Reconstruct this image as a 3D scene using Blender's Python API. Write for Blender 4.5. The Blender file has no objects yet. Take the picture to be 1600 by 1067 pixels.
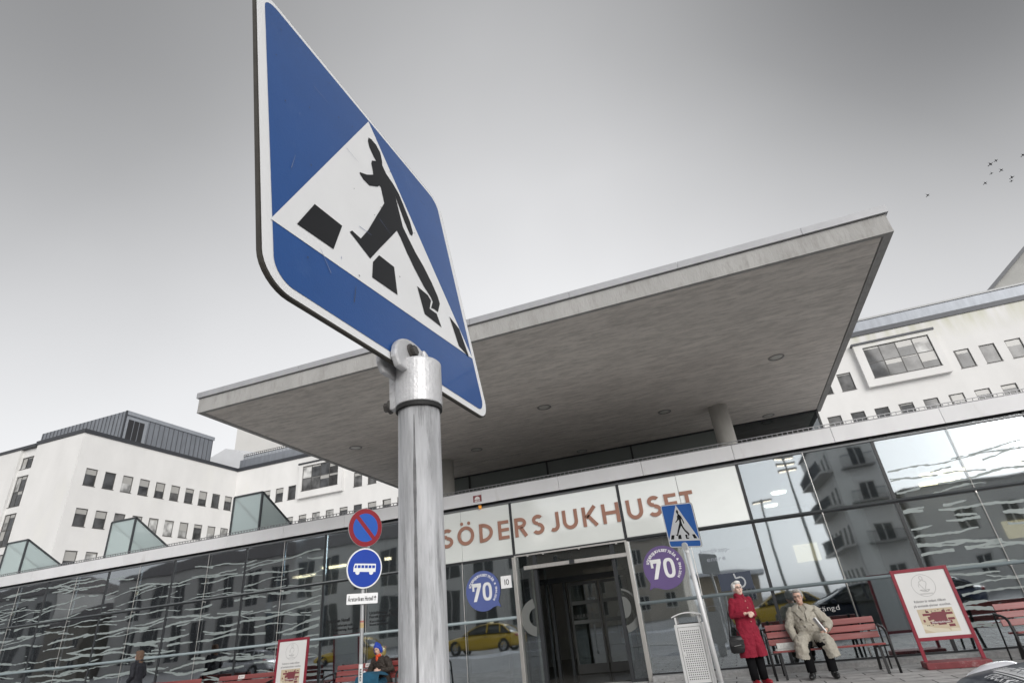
import bpy, bmesh, math, random
from mathutils import Vector, Matrix, Euler, noise as mnoise
random.seed(7)
S = bpy.context.scene
COL = S.collection
R = math.radians

# ------------------------------------------------------------------ camera
cam_d = bpy.data.cameras.new('camera'); cam = bpy.data.objects.new('camera', cam_d); COL.objects.link(cam)
cam_d.sensor_width = 36.0; cam_d.lens = 19.28; cam_d.clip_start = 0.05; cam_d.clip_end = 3000
CAM = Vector((0.0, -13.634, 1.338))
def cam_matrix(pitch, roll, yaw):
    cy, sy, cp, sp, cr, sr = math.cos(yaw), math.sin(yaw), math.cos(pitch), math.sin(pitch), math.cos(roll), math.sin(roll)
    f = Vector((sy * cp, cy * cp, sp)); r = Vector((cy, -sy, 0)); u = r.cross(f)
    r2 = cr * r + sr * u; u2 = -sr * r + cr * u
    m = Matrix.Identity(4)
    for i in range(3):
        m[i][0] = r2[i]; m[i][1] = u2[i]; m[i][2] = -f[i]; m[i][3] = CAM[i]
    return m
cam.matrix_world = cam_matrix(R(27.075), R(-6.116), R(-17.603))
cam_d.dof.use_dof = False
S.camera = cam

# ------------------------------------------------------------------ world and sun
SUN_EL, SUN_AZ = R(23), R(142)                    # azimuth of the sun, clockwise from +Y
W = bpy.data.worlds.new('World'); S.world = W; W.use_nodes = True
nt = W.node_tree; nt.nodes.clear()
def nn(t, kind, **kw):
    n = t.nodes.new(kind)
    for k, v in kw.items(): setattr(n, k, v)
    return n
sky = nn(nt, 'ShaderNodeTexSky', sky_type='NISHITA', sun_disc=False, sun_elevation=SUN_EL, sun_rotation=SUN_AZ)
sky.air_density = 1.0; sky.dust_density = 3.0
hsv = nn(nt, 'ShaderNodeHueSaturation'); hsv.inputs['Saturation'].default_value = 0.12
nt.links.new(sky.outputs[0], hsv.inputs['Color'])
tc = nn(nt, 'ShaderNodeTexCoord'); sep = nn(nt, 'ShaderNodeSeparateXYZ')
nt.links.new(tc.outputs['Generated'], sep.inputs[0])
ramp = nn(nt, 'ShaderNodeValToRGB')                # the overcast: pale near the horizon, heavy grey overhead
els = ramp.color_ramp.elements
els[0].position = 0.0; els[0].color = (0.75, 0.755, 0.77, 1)
els[1].position = 1.0; els[1].color = (0.26, 0.262, 0.268, 1)
for p, v in ((0.30, 0.765), (0.52, 0.745), (0.67, 0.675), (0.85, 0.45)):
    e = els.new(p); e.color = (v, v * 1.0, v * 1.012, 1)
nt.links.new(sep.outputs['Z'], ramp.inputs[0])
nz = nn(nt, 'ShaderNodeTexNoise'); nz.inputs['Scale'].default_value = 1.6; nz.inputs['Detail'].default_value = 4
nt.links.new(tc.outputs['Generated'], nz.inputs['Vector'])
mr = nn(nt, 'ShaderNodeMapRange'); mr.inputs[1].default_value = 0.3; mr.inputs[2].default_value = 0.7
mr.inputs[3].default_value = 0.92; mr.inputs[4].default_value = 1.07
nt.links.new(nz.outputs['Fac'], mr.inputs[0])
mul = nn(nt, 'ShaderNodeMixRGB', blend_type='MULTIPLY'); mul.inputs[0].default_value = 1
nt.links.new(ramp.outputs[0], mul.inputs[1]); nt.links.new(mr.outputs[0], mul.inputs[2])
bg1 = nn(nt, 'ShaderNodeBackground'); bg1.inputs[1].default_value = 0.05
nt.links.new(hsv.outputs[0], bg1.inputs[0])
bg2 = nn(nt, 'ShaderNodeBackground'); bg2.inputs[1].default_value = 0.635
# vignette put into the sky colour: darker high on both sides, dimmer behind camera
def mnode(op, a, b=None, clamp=False):
    n = nn(nt, 'ShaderNodeMath', operation=op, use_clamp=clamp)
    for i, v in enumerate((a, b)):
        if v is None: continue
        if isinstance(v, (int, float)): n.inputs[i].default_value = v
        else: nt.links.new(v, n.inputs[i])
    return n.outputs[0]
lat = mnode('ADD', mnode('MULTIPLY', sep.outputs['X'], 0.953), mnode('MULTIPLY', sep.outputs['Y'], 0.302))
fwd_ = mnode('ADD', mnode('ADD', mnode('MULTIPLY', sep.outputs['Y'], 1.525), mnode('MULTIPLY', sep.outputs['X'], -0.483)), 0.1, True)
z2 = mnode('ADD', mnode('MULTIPLY', mnode('POWER', mnode('MAXIMUM', sep.outputs['Z'], 0.0), 3.0), 4.2), 0.10)
l2 = mnode('MULTIPLY', mnode('MULTIPLY', lat, lat), mnode('ADD', mnode('MULTIPLY', lat, 0.55), 1.75))
thick = mnode('SUBTRACT', mnode('ADD', mnode('MULTIPLY', fwd_, 0.16), 0.84), mnode('MULTIPLY', mnode('MULTIPLY', l2, z2), fwd_), True)
mul2 = nn(nt, 'ShaderNodeMixRGB', blend_type='MULTIPLY'); mul2.inputs[0].default_value = 1
nt.links.new(mul.outputs[0], mul2.inputs[1]); nt.links.new(thick, mul2.inputs[2])
nt.links.new(mul2.outputs[0], bg2.inputs[0])
addw = nn(nt, 'ShaderNodeAddShader'); wout = nn(nt, 'ShaderNodeOutputWorld')
nt.links.new(bg1.outputs[0], addw.inputs[0]); nt.links.new(bg2.outputs[0], addw.inputs[1]); nt.links.new(addw.outputs[0], wout.inputs[0])
sun_d = bpy.data.lights.new('sun', 'SUN'); sun_d.energy = 1.4; sun_d.angle = R(40); sun_d.color = (1.0, 0.975, 0.94)
sun = bpy.data.objects.new('sun', sun_d); COL.objects.link(sun)
to_sun = Vector((math.sin(SUN_AZ) * math.cos(SUN_EL), math.cos(SUN_AZ) * math.cos(SUN_EL), math.sin(SUN_EL)))
sun.rotation_euler = to_sun.to_track_quat('Z', 'Y').to_euler()
S.view_settings.view_transform = 'Standard'; S.view_settings.look = 'None'
S.view_settings.exposure = 0.42; S.view_settings.gamma = 1.0; S.view_settings.use_curve_mapping = False
try:
    S.cycles.max_bounces = 10; S.cycles.transparent_max_bounces = 24; S.cycles.glossy_bounces = 5
    S.cycles.sample_clamp_indirect = 6
except Exception: pass

# ------------------------------------------------------------------ materials
MATS = {}
def pm(name, col, rough=0.6, metal=0.0, var=0.10, vs=3.0, bump=0.0, bs=60.0, coat=0.0, spec=0.5, stretch=(1, 1, 1), dark=None, dscale=1.2, dlo=0.55, dhi=0.7, emit=None, rvar=0.0, rnd=0.0):
    """procedural Principled material: tonal variation, fine bump, optional stains of another colour"""
    if name in MATS: return MATS[name]
    m = bpy.data.materials.new(name); m.use_nodes = True; t = m.node_tree; t.nodes.clear()
    out = nn(t, 'ShaderNodeOutputMaterial'); b = nn(t, 'ShaderNodeBsdfPrincipled'); t.links.new(b.outputs[0], out.inputs[0])
    b.inputs['Roughness'].default_value = rough; b.inputs['Metallic'].default_value = metal
    b.inputs['Coat Weight'].default_value = coat; b.inputs['Coat Roughness'].default_value = 0.05
    b.inputs['Specular IOR Level'].default_value = spec
    co = nn(t, 'ShaderNodeTexCoord'); mp = nn(t, 'ShaderNodeMapping'); mp.inputs['Scale'].default_value = stretch
    t.links.new(co.outputs['Object'], mp.inputs['Vector'])
    n1 = nn(t, 'ShaderNodeTexNoise'); n1.inputs['Scale'].default_value = vs; n1.inputs['Detail'].default_value = 6; n1.inputs['Roughness'].default_value = 0.62
    t.links.new(mp.outputs[0], n1.inputs['Vector'])
    r1 = nn(t, 'ShaderNodeMapRange'); r1.inputs[1].default_value = 0.28; r1.inputs[2].default_value = 0.72
    r1.inputs[3].default_value = 1 - var; r1.inputs[4].default_value = 1 + var
    t.links.new(n1.outputs['Fac'], r1.inputs[0])
    mx = nn(t, 'ShaderNodeMixRGB', blend_type='MULTIPLY'); mx.inputs[0].default_value = 1; mx.inputs[1].default_value = (*col, 1)
    t.links.new(r1.outputs[0], mx.inputs[2]); last = mx.outputs[0]
    if rnd:
        oi = nn(t, 'ShaderNodeObjectInfo'); rr = nn(t, 'ShaderNodeMapRange'); rr.inputs[3].default_value = 1 - rnd; rr.inputs[4].default_value = 1 + rnd
        t.links.new(oi.outputs['Random'], rr.inputs[0]); m3 = nn(t, 'ShaderNodeMixRGB', blend_type='MULTIPLY'); m3.inputs[0].default_value = 1
        t.links.new(last, m3.inputs[1]); t.links.new(rr.outputs[0], m3.inputs[2]); last = m3.outputs[0]
    if dark is not None:
        n2 = nn(t, 'ShaderNodeTexNoise'); n2.inputs['Scale'].default_value = dscale; n2.inputs['Detail'].default_value = 8; n2.inputs['Roughness'].default_value = 0.7
        t.links.new(mp.outputs[0], n2.inputs['Vector'])
        r2 = nn(t, 'ShaderNodeMapRange'); r2.inputs[1].default_value = dlo; r2.inputs[2].default_value = dhi; t.links.new(n2.outputs['Fac'], r2.inputs[0])
        m2 = nn(t, 'ShaderNodeMixRGB'); m2.inputs[2].default_value = (*dark, 1); t.links.new(r2.outputs[0], m2.inputs[0]); t.links.new(last, m2.inputs[1]); last = m2.outputs[0]
    t.links.new(last, b.inputs['Base Color'])
    if rvar:
        r3 = nn(t, 'ShaderNodeMapRange'); r3.inputs[1].default_value = 0.3; r3.inputs[2].default_value = 0.7; r3.inputs[3].default_value = max(0.02, rough - rvar); r3.inputs[4].default_value = min(1, rough + rvar)
        t.links.new(n1.outputs['Fac'], r3.inputs[0]); t.links.new(r3.outputs[0], b.inputs['Roughness'])
    if bump:
        n3 = nn(t, 'ShaderNodeTexNoise'); n3.inputs['Scale'].default_value = bs; n3.inputs['Detail'].default_value = 4
        t.links.new(mp.outputs[0], n3.inputs['Vector'])
        bp = nn(t, 'ShaderNodeBump'); bp.inputs['Strength'].default_value = bump; bp.inputs['Distance'].default_value = 0.02
        t.links.new(n3.outputs['Fac'], bp.inputs['Height']); t.links.new(bp.outputs[0], b.inputs['Normal'])
    if emit:
        b.inputs['Emission Color'].default_value = (*emit[0], 1); b.inputs['Emission Strength'].default_value = emit[1]
    MATS[name] = m; return m

def glass(name, tint=(0.6, 0.66, 0.65), base=0.12, gain=1.0, wob=0.0, rough=0.0):
    """thin window glass: see-through with tint, mirror by Fresnel plus the coating's own reflectance"""
    if name in MATS: return MATS[name]
    m = bpy.data.materials.new(name); m.use_nodes = True; t = m.node_tree; t.nodes.clear()
    out = nn(t, 'ShaderNodeOutputMaterial'); tr = nn(t, 'ShaderNodeBsdfTransparent'); tr.inputs[0].default_value = (*tint, 1)
    gl = nn(t, 'ShaderNodeBsdfGlossy'); gl.inputs['Roughness'].default_value = rough; gl.inputs['Color'].default_value = (0.90, 0.95, 1, 1)
    fr = nn(t, 'ShaderNodeFresnel'); fr.inputs[0].default_value = 1.52
    ma = nn(t, 'ShaderNodeMath', operation='MULTIPLY_ADD', use_clamp=True); ma.inputs[1].default_value = gain; ma.inputs[2].default_value = base
    t.links.new(fr.outputs[0], ma.inputs[0]); mx = nn(t, 'ShaderNodeMixShader')
    t.links.new(ma.outputs[0], mx.inputs[0]); t.links.new(tr.outputs[0], mx.inputs[1]); t.links.new(gl.outputs[0], mx.inputs[2]); t.links.new(mx.outputs[0], out.inputs[0])
    if wob:
        co = nn(t, 'ShaderNodeTexCoord'); n = nn(t, 'ShaderNodeTexNoise'); n.inputs['Scale'].default_value = 0.8; n.inputs['Detail'].default_value = 1
        t.links.new(co.outputs['Object'], n.inputs['Vector']); bp = nn(t, 'ShaderNodeBump'); bp.inputs['Strength'].default_value = wob; bp.inputs['Distance'].default_value = 0.05
        t.links.new(n.outputs['Fac'], bp.inputs['Height']); t.links.new(bp.outputs[0], gl.inputs['Normal']); t.links.new(bp.outputs[0], fr.inputs['Normal'])
    MATS[name] = m; return m

# ------------------------------------------------------------------ mesh helpers
class MB:
    def __init__(s): s.v = []; s.f = []
    def add(s, vs, fs):
        o = len(s.v); s.v += [tuple(v) for v in vs]; s.f += [tuple(i + o for i in f) for f in fs]; return s
    def box(s, x0, x1, y0, y1, z0, z1, M=None):
        vs = [Vector((x, y, z)) for x in (x0, x1) for y in (y0, y1) for z in (z0, z1)]
        if M: vs = [M @ v for v in vs]
        return s.add(vs, [(0, 1, 3, 2), (4, 6, 7, 5), (0, 4, 5, 1), (2, 3, 7, 6), (0, 2, 6, 4), (1, 5, 7, 3)])
    def bar(s, a, b, w, h, up=(0, 0, 1)):
        a, b = Vector(a), Vector(b); d = (b - a).normalized(); u = Vector(up)
        if abs(d.dot(u)) > 0.98: u = Vector((0, 1, 0))
        r = d.cross(u).normalized(); u = r.cross(d).normalized()
        vs = [p + r * sx * w / 2 + u * sz * h / 2 for p in (a, b) for sx, sz in ((-1, -1), (1, -1), (1, 1), (-1, 1))]
        return s.add(vs, [(3, 2, 1, 0), (4, 5, 6, 7), (0, 1, 5, 4), (1, 2, 6, 5), (2, 3, 7, 6), (3, 0, 4, 7)])
    def tube(s, pts, rad, n=12, flat=None, cap=True):
        """a tapered tube through pts; flat=(kx, ky) squashes the section"""
        pts = [Vector(p) for p in pts]
        if not isinstance(rad, (list, tuple)): rad = [rad] * len(pts)
        rings = []; ref = None
        for i, p in enumerate(pts):
            d = (pts[min(i + 1, len(pts) - 1)] - pts[max(i - 1, 0)]).normalized()
            if ref is None: ref = Vector((1, 0, 0)) if abs(d.x) < 0.8 else Vector((0, 1, 0))
            a = (ref - d * ref.dot(d)).normalized(); b = d.cross(a); ref = a
            kx, ky = flat if flat else (1, 1)
            rings.append([p + (a * math.cos(t) * kx + b * math.sin(t) * ky) * rad[i] for t in [2 * math.pi * k / n for k in range(n)]])
        return s.loft(rings, cap)
    def loft(s, rings, cap=True, closed=True):
        n = len(rings[0]); vs = [v for r in rings for v in r]; fs = []
        for i in range(len(rings) - 1):
            for k in range(n if closed else n - 1):
                k2 = (k + 1) % n; fs.append((i * n + k, i * n + k2, (i + 1) * n + k2, (i + 1) * n + k))
        if cap: fs.append(tuple(range(n - 1, -1, -1))); fs.append(tuple((len(rings) - 1) * n + k for k in range(n)))
        return s.add(vs, fs)
    def ell(s, c, r, M=None, nu=14, nv=9):
        c = Vector(c); vs = []; fs = []
        for j in range(nv + 1):
            ph = math.pi * j / nv - math.pi / 2
            for i in range(nu):
                th = 2 * math.pi * i / nu
                p = Vector((r[0] * math.cos(ph) * math.cos(th), r[1] * math.cos(ph) * math.sin(th), r[2] * math.sin(ph)))
                vs.append(c + (M @ p if M else p))
        for j in range(nv):
            for i in range(nu): fs.append((j * nu + i, j * nu + (i + 1) % nu, (j + 1) * nu + (i + 1) % nu, (j + 1) * nu + i))
        return s.add(vs, fs)
    def prism(s, pts, M, d0=0.0, d1=0.01):
        """2-D outline in the local XZ plane of M, extruded along local Y from d0 to d1 (front is -Y)"""
        n = len(pts); vs = [M @ Vector((x, d, z)) for d in (d0, d1) for x, z in pts]
        fs = [tuple(range(n)), tuple(range(2 * n - 1, n - 1, -1))] + [(k, k + n, (k + 1) % n + n, (k + 1) % n) for k in range(n)]
        return s.add(vs, fs)
    def ring(s, c, r0, r1, M, d0, d1, n=48, a0=0, a1=360):
        full = abs(a1 - a0) >= 360; k = n if full else n + 1
        an = [R(a0 + (a1 - a0) * i / n) for i in range(k)]
        secs = [[M @ Vector((c[0] + r * math.cos(t), d, c[1] + r * math.sin(t))) for r, d in ((r0, d0), (r1, d0), (r1, d1), (r0, d1))] for t in an]
        if full: secs.append(secs[0])
        return s.loft(secs, cap=not full)
    def build(s, name, mat, parent=None, world=True, smooth=False, bevel=0.0, auto=None, recalc=True):
        me = bpy.data.meshes.new(name); off = parent_origin(parent) if world else Vector((0, 0, 0))
        me.from_pydata([tuple(Vector(v) - off) for v in s.v], [], s.f)
        if recalc:
            bm = bmesh.new(); bm.from_mesh(me); bmesh.ops.recalc_face_normals(bm, faces=bm.faces); bm.to_mesh(me); bm.free()
        if mat: me.materials.append(mat)
        if smooth: me.polygons.foreach_set('use_smooth', [True] * len(me.polygons))
        o = bpy.data.objects.new(name, me); COL.objects.link(o)
        if parent: o.parent = parent
        if bevel:
            b = o.modifiers.new('bevel', 'BEVEL'); b.width = bevel; b.segments = 2; b.limit_method = 'ANGLE'
        return o
def parent_origin(p):
    v = Vector((0, 0, 0))
    while p: v = v + p.location; p = p.parent
    return v
I4 = Matrix.Identity(4)
def T(x, y, z): return Matrix.Translation((x, y, z))
def RZ(a): return Matrix.Rotation(a, 4, 'Z')
def RX(a): return Matrix.Rotation(a, 4, 'X')
def RY(a): return Matrix.Rotation(a, 4, 'Y')
def thing(name, label, cat, loc=(0, 0, 0), rz=0.0, group=None):
    o = bpy.data.objects.new(name, None); COL.objects.link(o); o.location = loc; o.rotation_euler = (0, 0, rz); o.empty_display_size = 0.2
    tag(o, label, cat, group); return o
def tag(o, label, cat, group=None):
    o['label'] = label; o['category'] = cat
    if group: o['group'] = group
    return o
def struct(name, mb, mat, kind='structure', **kw):
    o = mb.build(name, mat, None, **kw); o['kind'] = kind; return o
def copy_tree(o, parent=None):
    c = o.copy(); COL.objects.link(c)
    if parent: c.parent = parent
    for ch in list(o.children): copy_tree(ch, c)
    return c
GL = {}
def glyph(ch, weight=0.0):
    k = (ch, round(weight, 4))
    if k not in GL:
        cu = bpy.data.curves.new('glyph', 'FONT'); cu.body = ch; cu.size = 1.0; cu.offset = weight; cu.resolution_u = 4
        ob = bpy.data.objects.new('glyph', cu); me = bpy.data.meshes.new_from_object(ob)
        vs = [Vector((v.co.x, 0, v.co.y)) for v in me.vertices]; fs = [tuple(p.vertices) for p in me.polygons]
        GL[k] = (vs, fs); bpy.data.objects.remove(ob); bpy.data.meshes.remove(me); bpy.data.curves.remove(cu)
    return GL[k]
ADV = {' ': 0.30}
def adv(ch, weight=0.0):
    if ch == ' ': return 0.30
    vs, _ = glyph(ch, weight)
    return (max(v.x for v in vs) if vs else 0.3) + 0.07
def text_mb(mb, body, M, x0, x1, z0, h, weight=0.0, depth=0.0, mirror=False):
    """one line of lettering from x0 to x1, baseline z0, capital height h, in the local XZ plane of M"""
    tot = sum(adv(c, weight) for c in body) - 0.07; cap = 0.73; sx = (x1 - x0) / tot; sz = h / cap; x = 0
    for c in body:
        if c != ' ':
            vs, fs = glyph(c, weight)
            pts = [M @ Vector(((x1 - (x + v.x) * sx) if mirror else (x0 + (x + v.x) * sx), -depth, z0 + v.z * sz)) for v in vs]
            mb.add(pts, [tuple(reversed(f)) for f in fs] if not mirror else fs)
        x += adv(c, weight)
    return mb
def arc_text(mb, body, M, c, r, a0, a1, h, weight=0.02, depth=0.0):
    """letters round a circle of radius r, clockwise from angle a0 to a1 (degrees)"""
    tot = sum(adv(k, weight) for k in body); x = 0; sz = h / 0.73
    for k in body:
        w = adv(k, weight); a = R(a0 + (a1 - a0) * (x + w / 2) / tot)
        if k != ' ':
            vs, fs = glyph(k, weight); wd = w - 0.07
            px, pz = c[0] + r * math.cos(a), c[1] + r * math.sin(a); t = a - math.pi / 2
            mb.add([M @ Vector((px + math.cos(t) * (v.x - wd / 2) * sz - math.sin(t) * v.z * sz, -depth, pz + math.sin(t) * (v.x - wd / 2) * sz + math.cos(t) * v.z * sz)) for v in vs], [tuple(reversed(f)) for f in fs])
        x += w
    return mb
def rrect(w, h, r, n=5, x0=None, z0=0.0):
    x0 = -w / 2 if x0 is None else x0; pts = []
    for cx, cz, a in ((x0 + w - r, z0 + r, -90), (x0 + w - r, z0 + h - r, 0), (x0 + r, z0 + h - r, 90), (x0 + r, z0 + r, 180)):
        for i in range(n + 1): pts.append((cx + r * math.cos(R(a + 90 * i / n)), cz + r * math.sin(R(a + 90 * i / n))))
    return pts
def circ(cx, cz, rx, rz=None, n=48): return [(cx + rx * math.cos(2 * math.pi * i / n), cz + (rz or rx) * math.sin(2 * math.pi * i / n)) for i in range(n)]
# ------------------------------------------------------------------ ground
def paving_mat():
    m = bpy.data.materials.new('paving_slabs'); m.use_nodes = True; t = m.node_tree; b = t.nodes['Principled BSDF']
    co = nn(t, 'ShaderNodeTexCoord'); br = nn(t, 'ShaderNodeTexBrick'); br.inputs['Scale'].default_value = 1.0
    br.inputs['Color1'].default_value = (0.34, 0.335, 0.33, 1); br.inputs['Color2'].default_value = (0.44, 0.435, 0.43, 1); br.inputs['Mortar'].default_value = (0.07, 0.068, 0.065, 1)
    br.inputs['Mortar Size'].default_value = 0.012; br.inputs['Brick Width'].default_value = 0.7; br.inputs['Row Height'].default_value = 0.35
    t.links.new(co.outputs['Object'], br.inputs['Vector'])
    n = nn(t, 'ShaderNodeTexNoise'); n.inputs['Scale'].default_value = 5; n.inputs['Detail'].default_value = 8; n.inputs['Roughness'].default_value = 0.7
    t.links.new(co.outputs['Object'], n.inputs['Vector']); r = nn(t, 'ShaderNodeMapRange'); r.inputs[1].default_value = 0.3; r.inputs[2].default_value = 0.7; r.inputs[3].default_value = 0.65; r.inputs[4].default_value = 1.2
    t.links.new(n.outputs['Fac'], r.inputs[0]); mx = nn(t, 'ShaderNodeMixRGB', blend_type='MULTIPLY'); mx.inputs[0].default_value = 1
    t.links.new(br.outputs['Color'], mx.inputs[1]); t.links.new(r.outputs[0], mx.inputs[2]); t.links.new(mx.outputs[0], b.inputs['Base Color'])
    b.inputs['Roughness'].default_value = 0.7
    bp = nn(t, 'ShaderNodeBump'); bp.inputs['Strength'].default_value = 0.5; bp.inputs['Distance'].default_value = 0.01
    t.links.new(br.outputs['Fac'], bp.inputs['Height']); bp.invert = True; t.links.new(bp.outputs[0], b.inputs['Normal'])
    return m
asphalt = pm('asphalt', (0.30, 0.30, 0.305), 0.6, var=0.35, vs=0.8, bump=0.3, bs=90, dark=(0.36, 0.36, 0.37), dscale=0.35, dlo=0.52, dhi=0.66, rvar=0.2)
struct('ground', MB().add([(-700, -700, -0.02), (700, -700, -0.02), (700, 700, -0.02), (-700, 700, -0.02)], [(0, 1, 2, 3)]), asphalt)
struct('pavement', MB().box(-60, 45, -6.3, 0.25, -0.018, 0.0), paving_mat())
struct('pavement', MB().box(-9, 9, -14.6, -12.2, -0.016, 0.0), bpy.data.materials['paving_slabs'])
kerbm = pm('kerb_granite', (0.30, 0.30, 0.30), 0.7, var=0.25, vs=14, bump=0.3, bs=80)
struct('kerb', MB().box(-60, 45, -6.44, -6.302, -0.017, 0.004), kerbm, bevel=0.015)
# patches of old snow and slush along the road
sn = MB(); rs = random.Random(3)
for i in range(46):
    cx, cy = rs.uniform(-40, 16), rs.choice([-7.0, -17.6, -26.5, -31.0]) + rs.uniform(-0.7, 0.7); n = 14; rr = rs.uniform(0.3, 1.5)
    ring = [Vector((cx + math.cos(2 * math.pi * k / n) * rr * rs.uniform(0.7, 1.3) * 1.8, cy + math.sin(2 * math.pi * k / n) * rr * rs.uniform(0.5, 0.9) * 0.6, -0.022)) for k in range(n)]
    top = [Vector((cx + (p.x - cx) * 0.6, cy + (p.y - cy) * 0.6, -0.02 + rs.uniform(0.03, 0.12))) for p in ring]
    if -15 < cy < -8 and abs(cx) < 3: continue
    sn.loft([ring, top])
struct('snow_patches', sn, pm('old_snow', (0.62, 0.63, 0.66), 0.8, var=0.3, vs=6, bump=0.5, bs=25), kind='stuff', smooth=False)

# ------------------------------------------------------------------ low glazed entrance building
MX = lambda m: (m - 7.7347) * 2.8                  # mullion number -> x
ZT, Z1, Z2 = 4.13, 2.81, 1.461
eb = thing('entrance_building', 'long low glass fronted hospital entrance hall with pale metal fascia and copper letters', 'building', (0, 0, 0))
black = pm('mullion_black', (0.025, 0.027, 0.03), 0.35, var=0.1)
steel = pm('brushed_steel', (0.62, 0.60, 0.57), 0.32, 0.85, var=0.12, vs=6, stretch=(8, 8, 0.6))
railm = pm('painted_rail', (0.25, 0.30, 0.315), 0.35, 0.1, var=0.08)
fasm = pm('fascia_metal', (0.66, 0.66, 0.67), 0.5, 0.0, var=0.05, vs=2, dark=(0.52, 0.51, 0.5), dscale=2.5, dlo=0.6, dhi=0.8, stretch=(1, 1, 0.25), rnd=0.03)
gl_hall = glass('hall_glass', (0.78, 0.83, 0.82), base=0.37, gain=1.0, wob=0.08, rough=0.024)
gl_clear = glass('door_glass', (0.66, 0.70, 0.69), base=0.10, gain=1.0, wob=0.02)
M0, M1 = -5, 13
ins = 0.02
# glass panes: one part each
for m in range(M0, M1):
    for hpane in (0, 1):
        x0 = MX(m) + hpane * 1.4 + (0.0 if hpane else 0.03) + 0.004; x1 = MX(m) + 1.4 + hpane * 1.4 - (0.03 if hpane else 0.0) - 0.004
        for (za, zb) in ((Z1 + 0.03, ZT), (Z2 + 0.0, Z1 - 0.03), (0.13, Z2 - 0.0)):
            if 5 <= m <= 7 and za > Z1: continue
            if m == 6: continue
            if (x1 < -26 or x0 > 10.5): continue
            MB().box(x0, x1, 0.0, 0.012, za, zb).build('glass_pane', gl_hall, eb)
# the white name panels above the door
panm = pm('name_panel', (0.80, 0.83, 0.80), 0.10, var=0.05, vs=1.2, spec=0.6, stretch=(0.5, 1, 1), coat=1.0)
pb_ = [n for n in panm.node_tree.nodes if n.type == 'BSDF_PRINCIPLED'][0]; pb_.inputs['Coat IOR'].default_value = 2.4
for m in (5, 6, 7):
    w0, w1 = MX(m) + 0.035, MX(m + 1) - 0.035
    if m == 6: MB().box(w0, w1, -0.004, 0.03, Z1 + 0.04, ZT - 0.02).build('name_panel', panm, eb)
    else:
        MB().box(w0, (w0 + w1) / 2 - 0.005, -0.004, 0.03, Z1 + 0.04, ZT - 0.02).build('name_panel', panm, eb)
        MB().box((w0 + w1) / 2 + 0.005, w1, -0.004, 0.03, Z1 + 0.04, ZT - 0.02).build('name_panel', panm, eb)
for m in range(M0, M1 + 1):
    if -26 < MX(m) < 11:
        MB().box(MX(m) - 0.03, MX(m) + 0.03, -0.02, 0.14, 0.12 if m not in (6, 7) else Z1, ZT + 0.04).build('mullion', black, eb)
for m in range(M0, M1):
    x = MX(m) + 1.4
    if m == 6 or not -26 < x < 11: continue
    o = MB().tube([(x, -0.05, 0.16), (x, -0.05, 4.09)], 0.006, 8); [o.box(x - 0.012, x + 0.012, -0.055, 0.0, z - 0.05, z + 0.05) for z in (0.35, Z2, Z1)]
    if m in (5, 7): o = MB().tube([(x, -0.05, 0.16), (x, -0.05, Z1)], 0.006, 8).box(x - 0.012, x + 0.012, -0.055, 0.0, Z2 - 0.05, Z2 + 0.05)
    o.build('tension_rod', steel, eb, smooth=False)
XA, XB = MX(M0) - 20, MX(M1) + 8
MB().box(XA, XB, -0.03, 0.12, Z1 - 0.028, Z1 + 0.028).build('transom', black, eb)
tr = MB(); tr.tube([(XA, -0.05, Z1 + 0.02), (MX(5) - 0.0, -0.05, Z1 + 0.02)], 0.025, 10); tr.tube([(MX(7), -0.05, Z1 + 0.02), (XB, -0.05, Z1 + 0.02)], 0.03, 10)
tr.build('transom_tube', pm('dark_tube', (0.10, 0.11, 0.115), 0.3, 0.3), eb, smooth=True)
rl = MB(); rl.tube([(XA, -0.055, Z2), (MX(6) - 0.03, -0.055, Z2)], 0.034, 12); rl.tube([(MX(7) + 0.03, -0.055, Z2), (XB, -0.055, Z2)], 0.034, 12)
rl.build('handrail', railm, eb, smooth=True)
MB().box(XA, XB, 0.02, 0.10, ZT - 0.005, ZT + 0.05).build('head_channel', black, eb)
MB().box(XA, XB, -0.05, 0.10, ZT - 0.045, ZT - 0.012).build('glazing_bead', pm('bead', (0.14, 0.145, 0.15), 0.4, 0.2), eb)
pl = MB(); pl.box(XA, MX(6) - 0.04, -0.03, 0.12, 0.1, 0.13); pl.box(MX(7) + 0.04, XB, -0.03, 0.12, 0.1, 0.13); pl.build('sill', black, eb)
kb = MB(); kb.box(XA, MX(6) - 0.06, -0.28, 0.12, -0.02, 0.098); kb.box(MX(7) + 0.06, XB, -0.28, 0.12, -0.02, 0.098); kb.build('plinth', kerbm, eb, bevel=0.012)
# fascia, panel by panel
x = -3.47 - 2.105 * 14
while x < 20:
    MB().box(x + 0.004, x + 2.101, -0.12, 0.5, ZT + 0.05, 4.515).build('fascia_panel', fasm, eb); x += 2.105
MB().box(XA, XB, -0.09, 0.5, ZT + 0.045, ZT + 0.10).build('fascia_backing', black, eb)
sg_ = MB()                                        # snow guard along the top edge
x = XA
while x < XB:
    if -32 < x < 12: sg_.box(x, x + 0.012, -0.07, -0.05, 4.515, 4.60)
    x += 0.11
sg_.box(XA, XB, -0.075, -0.045, 4.60, 4.612); sg_.box(XA, XB, -0.075, -0.045, 4.535, 4.545)
sg_.build('snow_guard', pm('guard_metal', (0.30, 0.30, 0.31), 0.5, 0.6), eb)
MB().box(XA, XB, -0.02, 0.0, 4.516, 4.56).build('roof_flashing', black, eb)
MB().box(XA, XB, 0.5, 33.0, 4.3, 4.5).build('roof', pm('roof_felt', (0.50, 0.50, 0.51), 0.9, var=0.25, vs=0.8), eb)
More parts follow.
